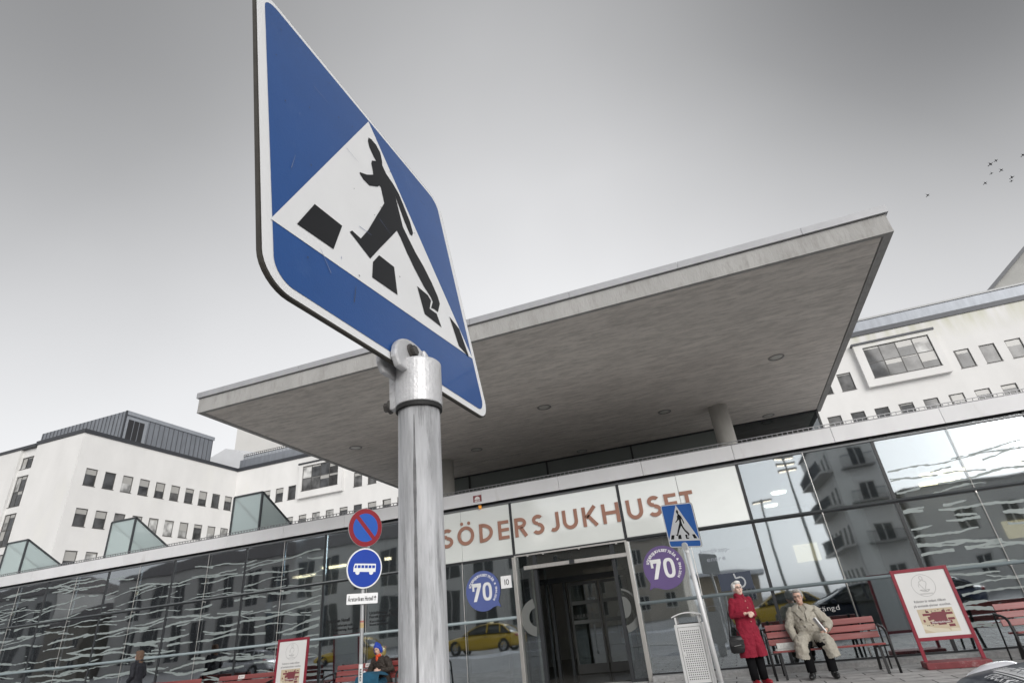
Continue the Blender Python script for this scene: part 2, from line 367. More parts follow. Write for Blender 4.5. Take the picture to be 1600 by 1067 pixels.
# copper letters: name of the hospital
letm = pm('copper_letters', (0.34, 0.175, 0.125), 0.5, 0.15, var=0.08)
lets = [('S', -6.84, -6.49), ('Ö', -6.36, -5.89), ('D', -5.74, -5.37), ('E', -5.22, -4.93), ('R', -4.77, -4.43), ('S', -4.31, -4.0), ('J', -3.84, -3.6), ('U', -3.51, -3.13), ('K', -3.01, -2.63), ('H', -2.52, -2.1), ('U', -1.92, -1.54), ('S', -1.43, -1.11), ('E', -1.02, -0.74), ('T', -0.65, -0.36)]
def stroke_ring(mb, c, rx, rz, t, a0, a1, d0=-0.03, d1=-0.012, n=28):
    secs = []
    for i in range(n + 1):
        a = R(a0 + (a1 - a0) * i / n); ca, sa = math.cos(a), math.sin(a)
        secs.append([Vector((c[0] + (rx - q * t) * ca, d, c[1] + (rz - q * t) * sa)) for q, d in ((0, d0), (1, d0), (1, d1), (0, d1))])
    return mb.loft(secs)
def pbar(mb, x0, z0, x1, z1, t, d0=-0.03, d1=-0.012):
    """a straight stroke given by its end mid-points"""
    dx, dz = x1 - x0, z1 - z0; L = math.hypot(dx, dz); px, pz = -dz / L * t / 2, dx / L * t / 2
    return mb.prism([(x0 + px, z0 + pz), (x0 - px, z0 - pz), (x1 - px, z1 - pz), (x1 + px, z1 + pz)], I4, d0, d1)
ZB, ZC, TK = 3.235, 3.69, 0.085
for k, (ch, a, b) in enumerate(lets):
    mb = MB(); w = b - a; H = ZC - ZB; t = TK; mid = (ZB + ZC) / 2; e = 0.0004 * k
    if ch == 'S':
        cx = (a + b) / 2; rz1 = H * 0.275; rz2 = H * 0.305; r1 = w * 0.47; r2 = w * 0.5
        stroke_ring(mb, (cx + 0.005, ZC - rz1 + 0.008), r1, rz1, t, 35, 270); stroke_ring(mb, (cx, ZB + rz2 - 0.008), r2, rz2, t, 90, -150)
    elif ch == 'Ö':
        mb.ring(((a + b) / 2, mid), w / 2 - t, w / 2, I4, -0.03, -0.012)
        for sx in (-0.1, 0.1): mb.prism(circ((a + b) / 2 + sx, ZC + 0.075, 0.042), I4, -0.03, -0.012)
    elif ch == 'D':
        pbar(mb, a + t / 2, ZB, a + t / 2, ZC, t); cxd = b - H / 2 if w > H / 2 + t else a + t
        cxd = a + t * 0.9; rx = b - cxd; stroke_ring(mb, (cxd, mid), rx, H / 2, t, 90, -90)
    elif ch == 'E':
        pbar(mb, a + t / 2, ZB, a + t / 2, ZC, t)
        for z in (ZB + t / 2, mid, ZC - t / 2): pbar(mb, a + t, z, b, z, t * 0.9)
    elif ch == 'R':
        pbar(mb, a + t / 2, ZB, a + t / 2, ZC, t); rr_ = H * 0.29; cxr = a + t + 0.06
        stroke_ring(mb, (cxr, ZC - rr_), b - 0.03 - cxr, rr_, t, 90, -90); pbar(mb, a + t, ZC - t / 2, cxr, ZC - t / 2, t); pbar(mb, a + t, ZC - 2 * rr_ + t / 2, cxr, ZC - 2 * rr_ + t / 2, t)
        pbar(mb, cxr + 0.015, ZC - 2 * rr_ + 0.02, b - t * 0.55, ZB, t * 1.05)
    elif ch == 'J':
        r = w * 0.62; pbar(mb, b - t / 2, ZB + r, b - t / 2, ZC, t); stroke_ring(mb, (b - r, ZB + r), r, r, t, 0, -125)
    elif ch == 'U':
        r = w / 2
        for xx in (a + t / 2, b - t / 2): pbar(mb, xx, ZB + r, xx, ZC, t)
        stroke_ring(mb, ((a + b) / 2, ZB + r), r, r, t, 180, 360)
    elif ch == 'K':
        pbar(mb, a + t / 2, ZB, a + t / 2, ZC, t); pbar(mb, a + t, mid - 0.03, b - t * 0.6, ZC, t * 1.02); pbar(mb, a + t + 0.05, mid + 0.02, b - t * 0.5, ZB, t * 1.02)
    elif ch == 'H':
        for xx in (a + t / 2, b - t / 2): pbar(mb, xx, ZB, xx, ZC, t)
        pbar(mb, a + t, mid + 0.01, b - t, mid + 0.01, t * 0.95)
    elif ch == 'T':
        pbar(mb, (a + b) / 2, ZB, (a + b) / 2, ZC - t, t); pbar(mb, a, ZC - t / 2, b, ZC - t / 2, t * 0.95)
    mb.build('letter', letm, eb, recalc=True)
# printed branch pattern on the glass
frm = pm('frosted_print', (0.25, 0.285, 0.28), 0.55, var=0.08, vs=3)
def streaks(x0, x1, seed, n, zs=(0.3, 3.95)):
    rs = random.Random(seed); mb = MB()
    def one(xs, zst, L, th, slope, sgn=1):
        n = max(5, int(L / 0.032)); ph = [rs.uniform(0, 6.28) for _ in range(4)]; am = rs.uniform(0.02, 0.07); up = []; dn = []; pts = []
        ju = jd = 0
        for i in range(n + 1):
            s = i / n; xx = xs + sgn * L * s
            z = zst + slope * L * s + am * math.sin(xx * 1.7 + ph[0]) + 0.02 * math.sin(xx * 5 + ph[1]) + 0.012 * mnoise.noise(Vector((xx * 6, zst * 9, seed)))
            taper = min(1, s * 6 + 0.35, (1 - s) * 8 + 0.25)
            w = th * taper * (0.65 + 0.6 * mnoise.noise(Vector((xx * 2.2, zst * 5, 3.3 + seed))) + 0.35)
            if rs.random() < 0.5: ju = rs.uniform(-0.004, 0.015)
            if rs.random() < 0.5: jd = rs.uniform(-0.004, 0.015)
            w = max(w, 0.006)
            pts.append((xx, z, w)); up.append((xx, z + w + ju)); dn.append((xx, z - w - jd))
        for i in range(n):
            if not (x0 <= up[i][0] <= x1 and x0 <= up[i + 1][0] <= x1): continue
            if mnoise.noise(Vector((up[i][0] * 1.3, zst * 7, 9.1 + seed))) > 0.34: continue
            mb.add([(up[i][0], 0, up[i][1]), (dn[i][0], 0, dn[i][1]), (dn[i + 1][0], 0, dn[i + 1][1]), (up[i + 1][0], 0, up[i + 1][1])], [(0, 1, 2, 3)])
        return pts
    for k in range(n):
        z = zs[0] + (zs[1] - zs[0]) * (k + rs.uniform(0.1, 0.9)) / n
        xs = x0 - rs.uniform(0, 1.5)
        while xs < x1:
            L = rs.uniform(1.6, 4.6); th = rs.uniform(0.006, 0.019) * (1.35 if z < 2.7 else 0.75)
            if z > 3.2 and rs.random() < 0.35: xs += L; continue
            p = one(xs, z + rs.uniform(-0.06, 0.06), L, th, rs.uniform(-0.015, 0.03))
            for b in range(rs.choice([0, 1, 1, 2])):
                q = p[rs.randrange(2, len(p) - 2)]; one(q[0], q[1], rs.uniform(0.5, 1.8), q[2] * 0.8, rs.uniform(0.05, 0.13) * rs.choice([-1, 1]), rs.choice([-1, 1]))
            xs += L + rs.uniform(-0.3, 0.7)
    # one level per streak layer keeps overlapping strips off each other's plane
    out = MB(); nq = len(mb.f)
    for i, f in enumerate(mb.f):
        d = -0.004 - 0.00002 * (i % 97); o = len(out.v)
        out.v += [(mb.v[j][0], d, mb.v[j][2]) for j in f]; out.f.append((o, o + 1, o + 2, o + 3))
    return out
streaks(MX(-5), MX(4) - 0.05, 11, 19).build('printed_pattern', frm, eb, recalc=False)
streaks(MX(9) + 0.05, MX(11.4), 23, 15, (0.3, 3.5)).build('printed_pattern', frm, eb, recalc=False)
# lettering on the glass
for body, x0, x1, z, h, wt, col in (('Årstaviken Hotell', -10.34, -9.58, 1.81, 0.08, 0.03, 'black_vinyl'), ('Konferens och', -10.02, -9.5, 1.70, 0.06, 0.03, 'black_vinyl'), ('Restaurang, Reception', -10.04, -9.3, 1.60, 0.06, 0.03, 'black_vinyl'),
        ('Utbildning, Forskning', -8.98, -7.9, 1.90, 0.066, 0.035, 'black_vinyl'), ('Forskning på Södersjukhuset', -8.98, -7.6, 1.81, 0.066, 0.035, 'black_vinyl'), ('Karolinska', -8.97, -8.5, 1.71, 0.055, 0.03, 'black_vinyl'), ('Institutet', -8.97, -8.42, 1.635, 0.055, 0.03, 'black_vinyl'),
        ('Handikapp-', -0.5, 0.12, 2.30, 0.1, 0.0, 'grey_vinyl'), ('entré', -0.4, 0.0, 2.13, 0.1, 0.0, 'grey_vinyl'), ('Stängd', 1.42, 1.88, 0.97, 0.095, -0.004, 'white_vinyl')):
    c_ = {'black_vinyl': (0.012, 0.012, 0.014), 'grey_vinyl': (0.28, 0.30, 0.34), 'white_vinyl': (0.45, 0.45, 0.45)}[col]
    gt = MB(); text_mb(gt, body, I4, x0, x1, z, h, wt, 0.006); gt.build('glass_lettering', pm(col, c_, 0.5), eb, recalc=False)
MB().prism([(-0.25, 1.52), (0.42, 1.52), (0.42, 1.86), (-0.25, 1.86)], I4, -0.006, -0.002).build('wheelchair_sign', pm('sign_darkblue', (0.035, 0.045, 0.07), 0.4), eb)
wc = MB(); wc.ring((0.17, 1.665), 0.085, 0.115, I4, -0.011, -0.007, 30, -190, 70); pbar(wc, 0.08, 1.84, 0.1, 1.74, 0.03, -0.011, -0.007); pbar(wc, 0.1, 1.745, 0.2, 1.76, 0.03, -0.0115, -0.0075); pbar(wc, 0.06, 1.66, -0.02, 1.62, 0.03, -0.011, -0.007)
wc.build('wheelchair_symbol', pm('sign_grey', (0.4, 0.42, 0.44), 0.5), eb)

# ---- the door bay
for x in (MX(6), MX(7)):
    MB().box(x - 0.045, x + 0.045, -0.10, 0.16, -0.01, Z1 - 0.035).build('door_post', steel, eb, bevel=0.006)
for x in (-4.355, -2.44):
    MB().box(x - 0.04, x + 0.04, -0.01, 0.10, 0.0, Z1 - 0.03).build('door_jamb', black, eb)
MB().box(MX(6) + 0.05, -4.40, 0.02, 0.034, 0.06, Z1 - 0.03).build('side_light', gl_clear, eb)
MB().box(-2.395, MX(7) - 0.05, 0.02, 0.034, 0.06, Z1 - 0.03).build('side_light', gl_clear, eb)
MB().box(-4.31, -2.485, 0.03, 0.042, 2.56, Z1 - 0.03).build('over_light', gl_clear, eb)
for a, b in ((MX(6) + 0.05, -4.40), (-2.395, MX(7) - 0.05)):
    MB().box(a, b, -0.008, 0.06, 0.0, 0.058).build('kick_plate', black, eb)
op = MB().box(-4.62, -2.1, -0.08, 0.02, 2.455, 2.545); op.build('door_operator', steel, eb, bevel=0.01)
sen = MB().box(-3.46, -3.34, -0.13, -0.085, 2.46, 2.54).box(-3.78, -3.42, 0.045, 0.06, 2.62, 2.74); sen.build('door_sensor', black, eb)
hl = MB()
for x in (-4.5, -4.1, -3.2, -2.3): hl.box(x - 0.02, x + 0.02, -0.06, -0.036, Z1 - 0.06, Z1 - 0.03)
hl.box(MX(6), MX(7), -0.045, -0.031, Z1 - 0.034, Z1 + 0.0); hl.build('door_track', steel, eb)
grm = pm('frosted_film', (0.12, 0.125, 0.12), 0.6, var=0.05)
rg = MB(); rg.ring((-4.43, 1.42), 0.20, 0.40, I4, 0.012, 0.016, 40, 100, 262); rg.build('glass_graphic', grm, eb)
rg = MB(); rg.prism([(-2.39, 1.21)] + [(-2.39 + 0.17 * math.sin(R(a)), 1.43 - 0.22 * math.cos(R(a))) for a in range(10, 175, 15)] + [(-2.39, 1.65)], I4, 0.012, 0.016)
rg.ring((-2.45, 1.42), 0.36, 0.50, I4, 0.0115, 0.0155, 40, -82, -30); rg.ring((-2.45, 1.42), 0.36, 0.40, I4, 0.0115, 0.0155, 40, 20, 80); rg.build('glass_graphic', grm, eb)
# inner lobby doors, 2.2 m in
YI = 2.2
fr = MB()
fr.box(-4.75, -2.2, YI, YI + 0.12, 2.2, 2.34)
for x in (-4.68, -4.30, -2.62): fr.box(x - 0.035, x + 0.035, YI, YI + 0.1, 0.0, 2.2)
fr.build('inner_door_frame', black, eb)
for xa, xb in ((-4.22, -3.40), (-3.36, -2.67)):
    d = MB()
    for x in (xa + 0.025, xb - 0.025): d.box(x - 0.025, x + 0.025, YI + 0.12, YI + 0.16, 0.03, 2.17)
    d.box(xa + 0.05, xb - 0.05, YI + 0.12, YI + 0.16, 2.10, 2.17); d.box(xa + 0.05, xb - 0.05, YI + 0.12, YI + 0.16, 0.03, 0.24); dl = d.build('inner_door', pm('door_dark_metal', (0.09, 0.09, 0.088), 0.35, 0.5), eb)
    MB().box(xa + 0.05, xb - 0.05, YI + 0.135, YI + 0.145, 0.24, 2.1).build('door_glass', gl_clear, dl)
    [MB().box(xa + 0.051, xb - 0.051, YI + 0.130, YI + 0.133, z, z + 0.09).build('glass_band', grm, dl) for z in (1.16, 1.62)]
tm = MB(); text_mb(tm, 'SÖDERSJU', I4 @ T(0, YI + 0.125, 0), -4.14, -3.46, 1.30, 0.09, 0.01, 0, mirror=True); tm.build('glass_lettering', grm, eb, recalc=False)
for x in (-4.75, -2.14):
    MB().box(x - 0.006, x + 0.006, 0.2, YI, 0.0, 2.6).build('lobby_side_glass', gl_clear, eb)
    MB().box(x - 0.03, x + 0.03, 0.9, 0.96, 0.0, 2.6).build('lobby_post', steel, eb)
# ---- inside the hall
wl = pm('hall_wall', (0.30, 0.30, 0.29), 0.8, var=0.15, vs=0.6)
MB().box(XA, XB, 8.5, 8.6, 0.0, 4.2).build('hall_back_wall', wl, eb)
MB().box(XA, XB, 0.3, 8.5, -0.03, 0.012).build('hall_floor', pm('hall_floor', (0.07, 0.068, 0.065), 0.25, var=0.2), eb)
MB().box(XA, XB, 0.2, 8.5, 4.06, 4.2).build('hall_ceiling', pm('hall_ceiling', (0.45, 0.45, 0.45), 0.8), eb)
for i in range(-6, 4):
    cx = -1.2 + i * 4.2
    if abs(cx + 3.4) < 1.5: continue
    MB().tube([(cx, 1.3, 0), (cx, 1.3, 4.06)], 0.2, 24).build('hall_column', pm('hall_column', (0.55, 0.55, 0.53), 0.5, var=0.05), eb, smooth=True)
    MB().box(cx + 0.9, cx + 2.2, 5.6, 5.75, 0.0, 2.7).build('partition', pm('partition', (0.30, 0.29, 0.27), 0.7, var=0.2, rnd=0.5), eb)
dk = pm('dark_furniture', (0.03, 0.03, 0.033), 0.5, var=0.2)
for x0, x1, y0, y1, z1 in ((-22, -19, 3, 4, 1.1), (-17.5, -15, 4, 5, 2.2), (-13.5, -11.6, 2.6, 3.2, 1.0), (1.2, 2.6, 2.4, 3.0, 1.25), (4.4, 6.2, 3.4, 4.2, 2.1), (7.2, 9.5, 2.2, 3.0, 1.1)):
    MB().box(x0, x1, y0, y1, 0.012, z1).build('hall_counter', dk, eb, bevel=0.02)
warm = pm('lamp_warm', (0.9, 0.8, 0.6), 0.5, emit=((1.0, 0.82, 0.55), 4.0)); cool = pm('lamp_white', (0.9, 0.9, 0.85), 0.5, emit=((1.0, 0.93, 0.82), 4.0))
for x, y in ((1.93, 4.7), (1.85, 7.3), (-1.9, 3.2), (-2.9, 5.2), (-3.9, 3.2)):
    MB().tube([(x, y, 4.0), (x, y, 4.055)], [0.2, 0.22], 20).build('hall_lamp', cool, eb)
for x, y in ((6.4, 5.6), (8.6, 5.6), (8.9, 3.4), (6.9, 7.6), (-12.6, 6.0), (-14.6, 6.0), (-16.5, 3.6), (-19.6, 4.6), (-22.4, 3.4), (-24, 5.0), (-17.2, 7.4)):
    MB().box(x - 0.55, x + 0.55, y - 0.07, y + 0.07, 3.97, 4.05).build('hall_lamp', warm, eb)
MB().box(2.25, 3.0, 8.42, 8.49, 2.25, 2.8).build('lit_poster', pm('lit_screen', (0.8, 0.7, 0.5), 0.5, emit=((1.0, 0.80, 0.48), 0.55)), eb)
MB().box(8.3, 9.2, 8.4, 8.49, 2.2, 2.7).build('lit_poster', MATS['lit_screen'], eb)

# ------------------------------------------------------------------ canopy
cn = thing('entrance_canopy', 'huge raw concrete canopy slab on round columns above the entrance roof', 'canopy', (0, 3.2, 4.5))
conc_s = pm('concrete', (0.70, 0.655, 0.605), 0.85, var=0.12, vs=2.6, bump=0.35, bs=22, stretch=(0.35, 1.4, 1.4), dark=(0.48, 0.45, 0.415), dscale=7.0, dlo=0.44, dhi=0.68)
conc_e = pm('concrete_edge', (0.36, 0.355, 0.345), 0.85, var=0.10, vs=2.0, bump=0.4, bs=30, stretch=(1, 1, 0.3), dark=(0.29, 0.282, 0.27), dscale=7, dlo=0.5, dhi=0.68)
FL, FR, BR, BL = (-10.96, -4.45), (3.9, -4.45), (4.02, 5.9), (-11.45, 5.9)
def slab(pts, z0, z1): 
    m = MB(); n = len(pts); return m.add([(x, y, z) for z in (z0, z1) for x, y in pts], [tuple(range(n)), tuple(range(2 * n - 1, n - 1, -1))] + [(k, (k + 1) % n, (k + 1) % n + n, k + n) for k in range(n)])
slab([FL, FR, BR, BL], 6.52, 6.86).build('slab', conc_e, cn, bevel=0.012)
so = slab([(FL[0] + 0.16, FL[1] + 0.10), (FR[0] - 0.17, FR[1] + 0.10), (BR[0] - 0.17, BR[1]), (BL[0] + 0.16, BL[1])], 6.498, 6.53); so.build('soffit', conc_s, cn)
rim = MB()                                        # outer lip of the drip groove
rim.add([(x, y, z) for z in (6.495, 6.53) for x, y in (FL, FR, (FR[0] - 0.14, FR[1] + 0.09), (FL[0] + 0.13, FL[1] + 0.09))], [(0, 1, 2, 3), (7, 6, 5, 4), (0, 4, 5, 1), (1, 5, 6, 2), (2, 6, 7, 3), (3, 7, 4, 0)])
rim.add([(x, y, z) for z in (6.4955, 6.53) for x, y in ((FR[0] - 0.14, FR[1] + 0.09), FR, BR, (BR[0] - 0.14, BR[1]))], [(0, 1, 2, 3), (7, 6, 5, 4), (0, 4, 5, 1), (1, 5, 6, 2), (2, 6, 7, 3), (3, 7, 4, 0)])
rim.add([(x, y, z) for z in (6.4955, 6.53) for x, y in (FL, (FL[0] + 0.13, FL[1] + 0.09), (BL[0] + 0.13, BL[1]), BL)], [(0, 1, 2, 3), (7, 6, 5, 4), (0, 4, 5, 1), (1, 5, 6, 2), (2, 6, 7, 3), (3, 7, 4, 0)])
rim.build('drip_edge', conc_e, cn)
MB().box(BL[0] + 0.2, BR[0] - 0.2, 4.05, 4.062, 6.4965, 6.51).build('soffit_joint', black, cn)
capm = pm('zinc_cap', (0.36, 0.365, 0.38), 0.5, 0.15, var=0.08, vs=3, rnd=0.05)
jx = [FL[0] - 0.04, -10.19, -8.03, -5.9, -3.77, -1.63, 0.46, 2.6, FR[0] + 0.04]
for a, b in zip(jx[:-1], jx[1:]): MB().box(a + 0.003, b - 0.003, -4.50, -4.1, 6.865, 7.0).build('cap_flashing', capm, cn)
for sx in (0, 1):
    for j in range(5):
        y0 = -4.09 + j * 2.0; xe = FR[0] + 0.04 if sx else FL[0] - 0.04; MB().box(xe - (0.3 if sx else 0), xe + (0 if sx else 0.3), y0, y0 + 1.99, 6.865, 7.0).build('cap_flashing', capm, cn)
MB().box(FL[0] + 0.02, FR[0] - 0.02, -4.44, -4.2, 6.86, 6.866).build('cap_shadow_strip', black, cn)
MB().box(FL[0] + 0.3, FR[0] - 0.3, -4.0, 5.9, 6.861, 6.95).build('canopy_roofing', MATS['roof_felt'], cn)
colm = pm('concrete_column', (0.50, 0.49, 0.46), 0.8, var=0.12, vs=3, bump=0.25, bs=30, dark=(0.36, 0.35, 0.32), dscale=3, dlo=0.55, dhi=0.8, stretch=(1, 1, 0.4))
for cx in (0.85, -8.18): MB().tube([(cx, 3.2, 4.5), (cx, 3.2, 6.5)], 0.27, 36).build('column', colm, cn, smooth=True)
dl = pm('dish_lens', (0.55, 0.54, 0.5), 0.3)
for x, y in ((-9.64, 0.08), (-3.65, 0.13), (2.33, 0.17), (-6.76, 2.63), (-0.66, 2.65), (2.38, 5.2), (-3.83, 5.2)):
    f = MB().ring((0, 0), 0.155, 0.19, T(x, y, 6.492) @ RX(R(90)), -0.008, 0.008, 28).build('soffit_light', pm('dish_rim', (0.3, 0.29, 0.28), 0.5, 0.4), cn)
    MB().tube([(x, y, 6.481), (x, y, 6.487), (x, y, 6.496)], [0.07, 0.13, 0.155], 24).build('lens', dl, f, smooth=True)
upg = glass('upstand_glass', (0.25, 0.29, 0.28), base=0.10, gain=1.0)
upb = pm('upstand_panel', (0.20, 0.22, 0.21), 0.15, var=0.1, vs=0.7)
for a, b in ((-11.4, -8.4), (-8.34, -5.30), (-5.24, -2.20), (-2.14, 0.92), (0.98, 3.82)):
    MB().box(a, b, 5.6, 5.62, 4.5, 6.498).build('upstand_glass', upb if b < 3 else upg, cn)
for x in (-8.37, -5.27, -2.17, 0.95, 3.85): MB().box(x - 0.03, x + 0.03, 5.56, 5.64, 4.5, 6.5).build('upstand_mullion', black, cn)
MB().box(-11.4, 3.88, 5.565, 5.65, 6.44, 6.5).build('upstand_head', black, cn)
MB().box(3.84, 3.86, 5.66, 9.5, 4.5, 6.5).build('upstand_glass', upg, cn)
MB().box(-11.4, 3.8, 9.0, 9.2, 4.5, 6.9).build('upstand_back', pm('upstand_back', (0.3, 0.31, 0.3), 0.7), cn)
MB().box(-11.4, 3.9, 5.9, 9.3, 6.6, 6.95).build('upstand_roof', MATS['roof_felt'], cn)

# ------------------------------------------------------------------ roof lights on the low building
skg = glass('skylight_glass', (0.80, 0.88, 0.86), base=0.10, gain=1.0)
def frost(m, share):
    t = m.node_tree; out = [n for n in t.nodes if n.type == 'OUTPUT_MATERIAL'][0]; src = out.inputs[0].links[0].from_socket
    d1 = nn(t, 'ShaderNodeBsdfDiffuse'); d1.inputs[0].default_value = (0.72, 0.80, 0.79, 1); d2 = nn(t, 'ShaderNodeBsdfTranslucent'); d2.inputs[0].default_value = (0.78, 0.86, 0.85, 1)
    m1 = nn(t, 'ShaderNodeMixShader'); m1.inputs[0].default_value = 0.5; t.links.new(d1.outputs[0], m1.inputs[1]); t.links.new(d2.outputs[0], m1.inputs[2])
    m2 = nn(t, 'ShaderNodeMixShader'); m2.inputs[0].default_value = share; t.links.new(src, m2.inputs[1]); t.links.new(m1.outputs[0], m2.inputs[2]); t.links.new(m2.outputs[0], out.inputs[0])
frost(skg, 0.62)
def skylight(x0, label):
    t = thing('skylight', label, 'skylight', (x0, 0.4, 4.5), 0, 'glass roof lights on the low roof'); w, h, d = 1.12, 1.32, 2.2
    A, B, Cc, D, E, F = (0, 0, 0), (w, 0, 0), (w, 0, h), (0, 0, h), (0, d, 0.02), (w, d, 0.02)
    fr = MB()
    for a, b in ((A, B), (B, Cc), (Cc, D), (D, A), (D, E), (Cc, F), (E, F), (A, E), (B, F)): fr.bar(a, b, 0.055, 0.055)
    fr.build('frame', pm('skylight_frame', (0.05, 0.055, 0.06), 0.4, 0.2), t, world=False)
    e = 0.0
    for q in ((A, B, Cc, D), (D, Cc, F, E), (A, D, E), (B, Cc, F)):
        m = MB().add([Vector(v) for v in q], [tuple(range(len(q)))]); m.build('glass_pane', skg, t, world=False)
skylight(-25.2, 'leftmost wedge shaped glass roof light, in front of the tall stair windows')
skylight(-19.83, 'middle of the three wedge shaped glass roof lights, before the wing windows')
skylight(-14.42, 'wedge shaped glass roof light nearest the canopy, before the white inner corner')
# ------------------------------------------------------------------ the main hospital block behind
hb = thing('hospital_building', 'white rendered hospital block with rows of small dark framed windows and grey metal roof', 'building', (0, 33.45, 0))
white = pm('white_render', (0.65, 0.645, 0.635), 0.85, var=0.07, vs=0.35, bump=0.15, bs=14, dark=(0.66, 0.655, 0.62), dscale=0.22, dlo=0.56, dhi=0.85, stretch=(1, 1, 0.5))
def add_stain(m):
    # greenish weathering that has run down from the eave on the right hand half
    t = m.node_tree; b = [n for n in t.nodes if n.type == 'BSDF_PRINCIPLED'][0]; src = b.inputs['Base Color'].links[0].from_socket
    co = nn(t, 'ShaderNodeTexCoord'); sp = nn(t, 'ShaderNodeSeparateXYZ'); t.links.new(co.outputs['Object'], sp.inputs[0])
    mz = nn(t, 'ShaderNodeMapRange'); mz.inputs[1].default_value = 17.2; mz.inputs[2].default_value = 19.2; t.links.new(sp.outputs['Z'], mz.inputs[0])
    mxr = nn(t, 'ShaderNodeMapRange'); mxr.inputs[1].default_value = 4; mxr.inputs[2].default_value = 14; t.links.new(sp.outputs['X'], mxr.inputs[0])
    mp = nn(t, 'ShaderNodeMapping'); mp.inputs['Scale'].default_value = (1.1, 1.1, 0.25); t.links.new(co.outputs['Object'], mp.inputs[0])
    n = nn(t, 'ShaderNodeTexNoise'); n.inputs['Scale'].default_value = 1.0; n.inputs['Detail'].default_value = 8; t.links.new(mp.outputs[0], n.inputs['Vector'])
    r = nn(t, 'ShaderNodeMapRange'); r.inputs[1].default_value = 0.40; r.inputs[2].default_value = 0.66; t.links.new(n.outputs['Fac'], r.inputs[0])
    m1 = nn(t, 'ShaderNodeMath', operation='MULTIPLY'); t.links.new(mz.outputs[0], m1.inputs[0]); t.links.new(mxr.outputs[0], m1.inputs[1])
    m2 = nn(t, 'ShaderNodeMath', operation='MULTIPLY'); t.links.new(m1.outputs[0], m2.inputs[0]); t.links.new(r.outputs[0], m2.inputs[1])
    mx = nn(t, 'ShaderNodeMixRGB'); mx.inputs[2].default_value = (0.50, 0.50, 0.40, 1); t.links.new(m2.outputs[0], mx.inputs[0]); t.links.new(src, mx.inputs[1]); t.links.new(mx.outputs[0], b.inputs['Base Color'])
add_stain(white)
darkm = pm('dark_metal', (0.045, 0.048, 0.055), 0.45, 0.3, var=0.15)
zinc = pm('roof_zinc', (0.22, 0.235, 0.26), 0.45, 0.45, var=0.16, vs=1.2, stretch=(2, 2, 0.5))
fram = pm('window_frame', (0.07, 0.068, 0.065), 0.5, 0.1)
YM, XW, YF = 33.45, -48.44, 16.51
def pane_mat():
    m = bpy.data.materials.new('window_pane'); m.use_nodes = True; t = m.node_tree; b = t.nodes['Principled BSDF']
    oi = nn(t, 'ShaderNodeObjectInfo'); rp = nn(t, 'ShaderNodeValToRGB'); rp.color_ramp.interpolation = 'CONSTANT'
    e = rp.color_ramp.elements; e[0].position = 0; e[0].color = (0.05, 0.052, 0.055, 1); e[1].position = 0.5; e[1].color = (0.10, 0.10, 0.10, 1)
    for p, v in ((0.68, 0.32), (0.82, 0.03), (0.9, 0.42)): q = e.new(p); q.color = (v, v, v * 0.98, 1)
    t.links.new(oi.outputs['Random'], rp.inputs[0])
    co = nn(t, 'ShaderNodeTexCoord'); nz_ = nn(t, 'ShaderNodeTexNoise'); nz_.inputs['Scale'].default_value = 1.3; t.links.new(co.outputs['Object'], nz_.inputs['Vector'])
    r = nn(t, 'ShaderNodeMapRange'); r.inputs[1].default_value = 0.35; r.inputs[2].default_value = 0.65; r.inputs[3].default_value = 0.45; r.inputs[4].default_value = 1.4; t.links.new(nz_.outputs['Fac'], r.inputs[0])
    mx = nn(t, 'ShaderNodeMixRGB', blend_type='MULTIPLY'); mx.inputs[0].default_value = 1; t.links.new(rp.outputs[0], mx.inputs[1]); t.links.new(r.outputs[0], mx.inputs[2])
    sg_c = nn(t, 'ShaderNodeSeparateXYZ'); t.links.new(co.outputs['Generated'], sg_c.inputs[0])
    f1 = nn(t, 'ShaderNodeMath', operation='MULTIPLY'); f1.inputs[1].default_value = 7.31; t.links.new(oi.outputs['Random'], f1.inputs[0])
    f2 = nn(t, 'ShaderNodeMath', operation='FRACT'); t.links.new(f1.outputs[0], f2.inputs[0])
    f3 = nn(t, 'ShaderNodeMath', operation='MULTIPLY_ADD'); f3.inputs[1].default_value = 0.9; f3.inputs[2].default_value = 0.35; t.links.new(f2.outputs[0], f3.inputs[0])
    f4 = nn(t, 'ShaderNodeMath', operation='GREATER_THAN'); t.links.new(sg_c.outputs['Z'], f4.inputs[0]); t.links.new(f3.outputs[0], f4.inputs[1])
    bl_m = nn(t, 'ShaderNodeMixRGB'); bl_m.inputs[2].default_value = (0.34, 0.335, 0.32, 1); t.links.new(f4.outputs[0], bl_m.inputs[0]); t.links.new(mx.outputs[0], bl_m.inputs[1])
    t.links.new(bl_m.outputs[0], b.inputs['Base Color']); b.inputs['Roughness'].default_value = 0.04; b.inputs['Specular IOR Level'].default_value = 0.5
    return m
panem = pane_mat()
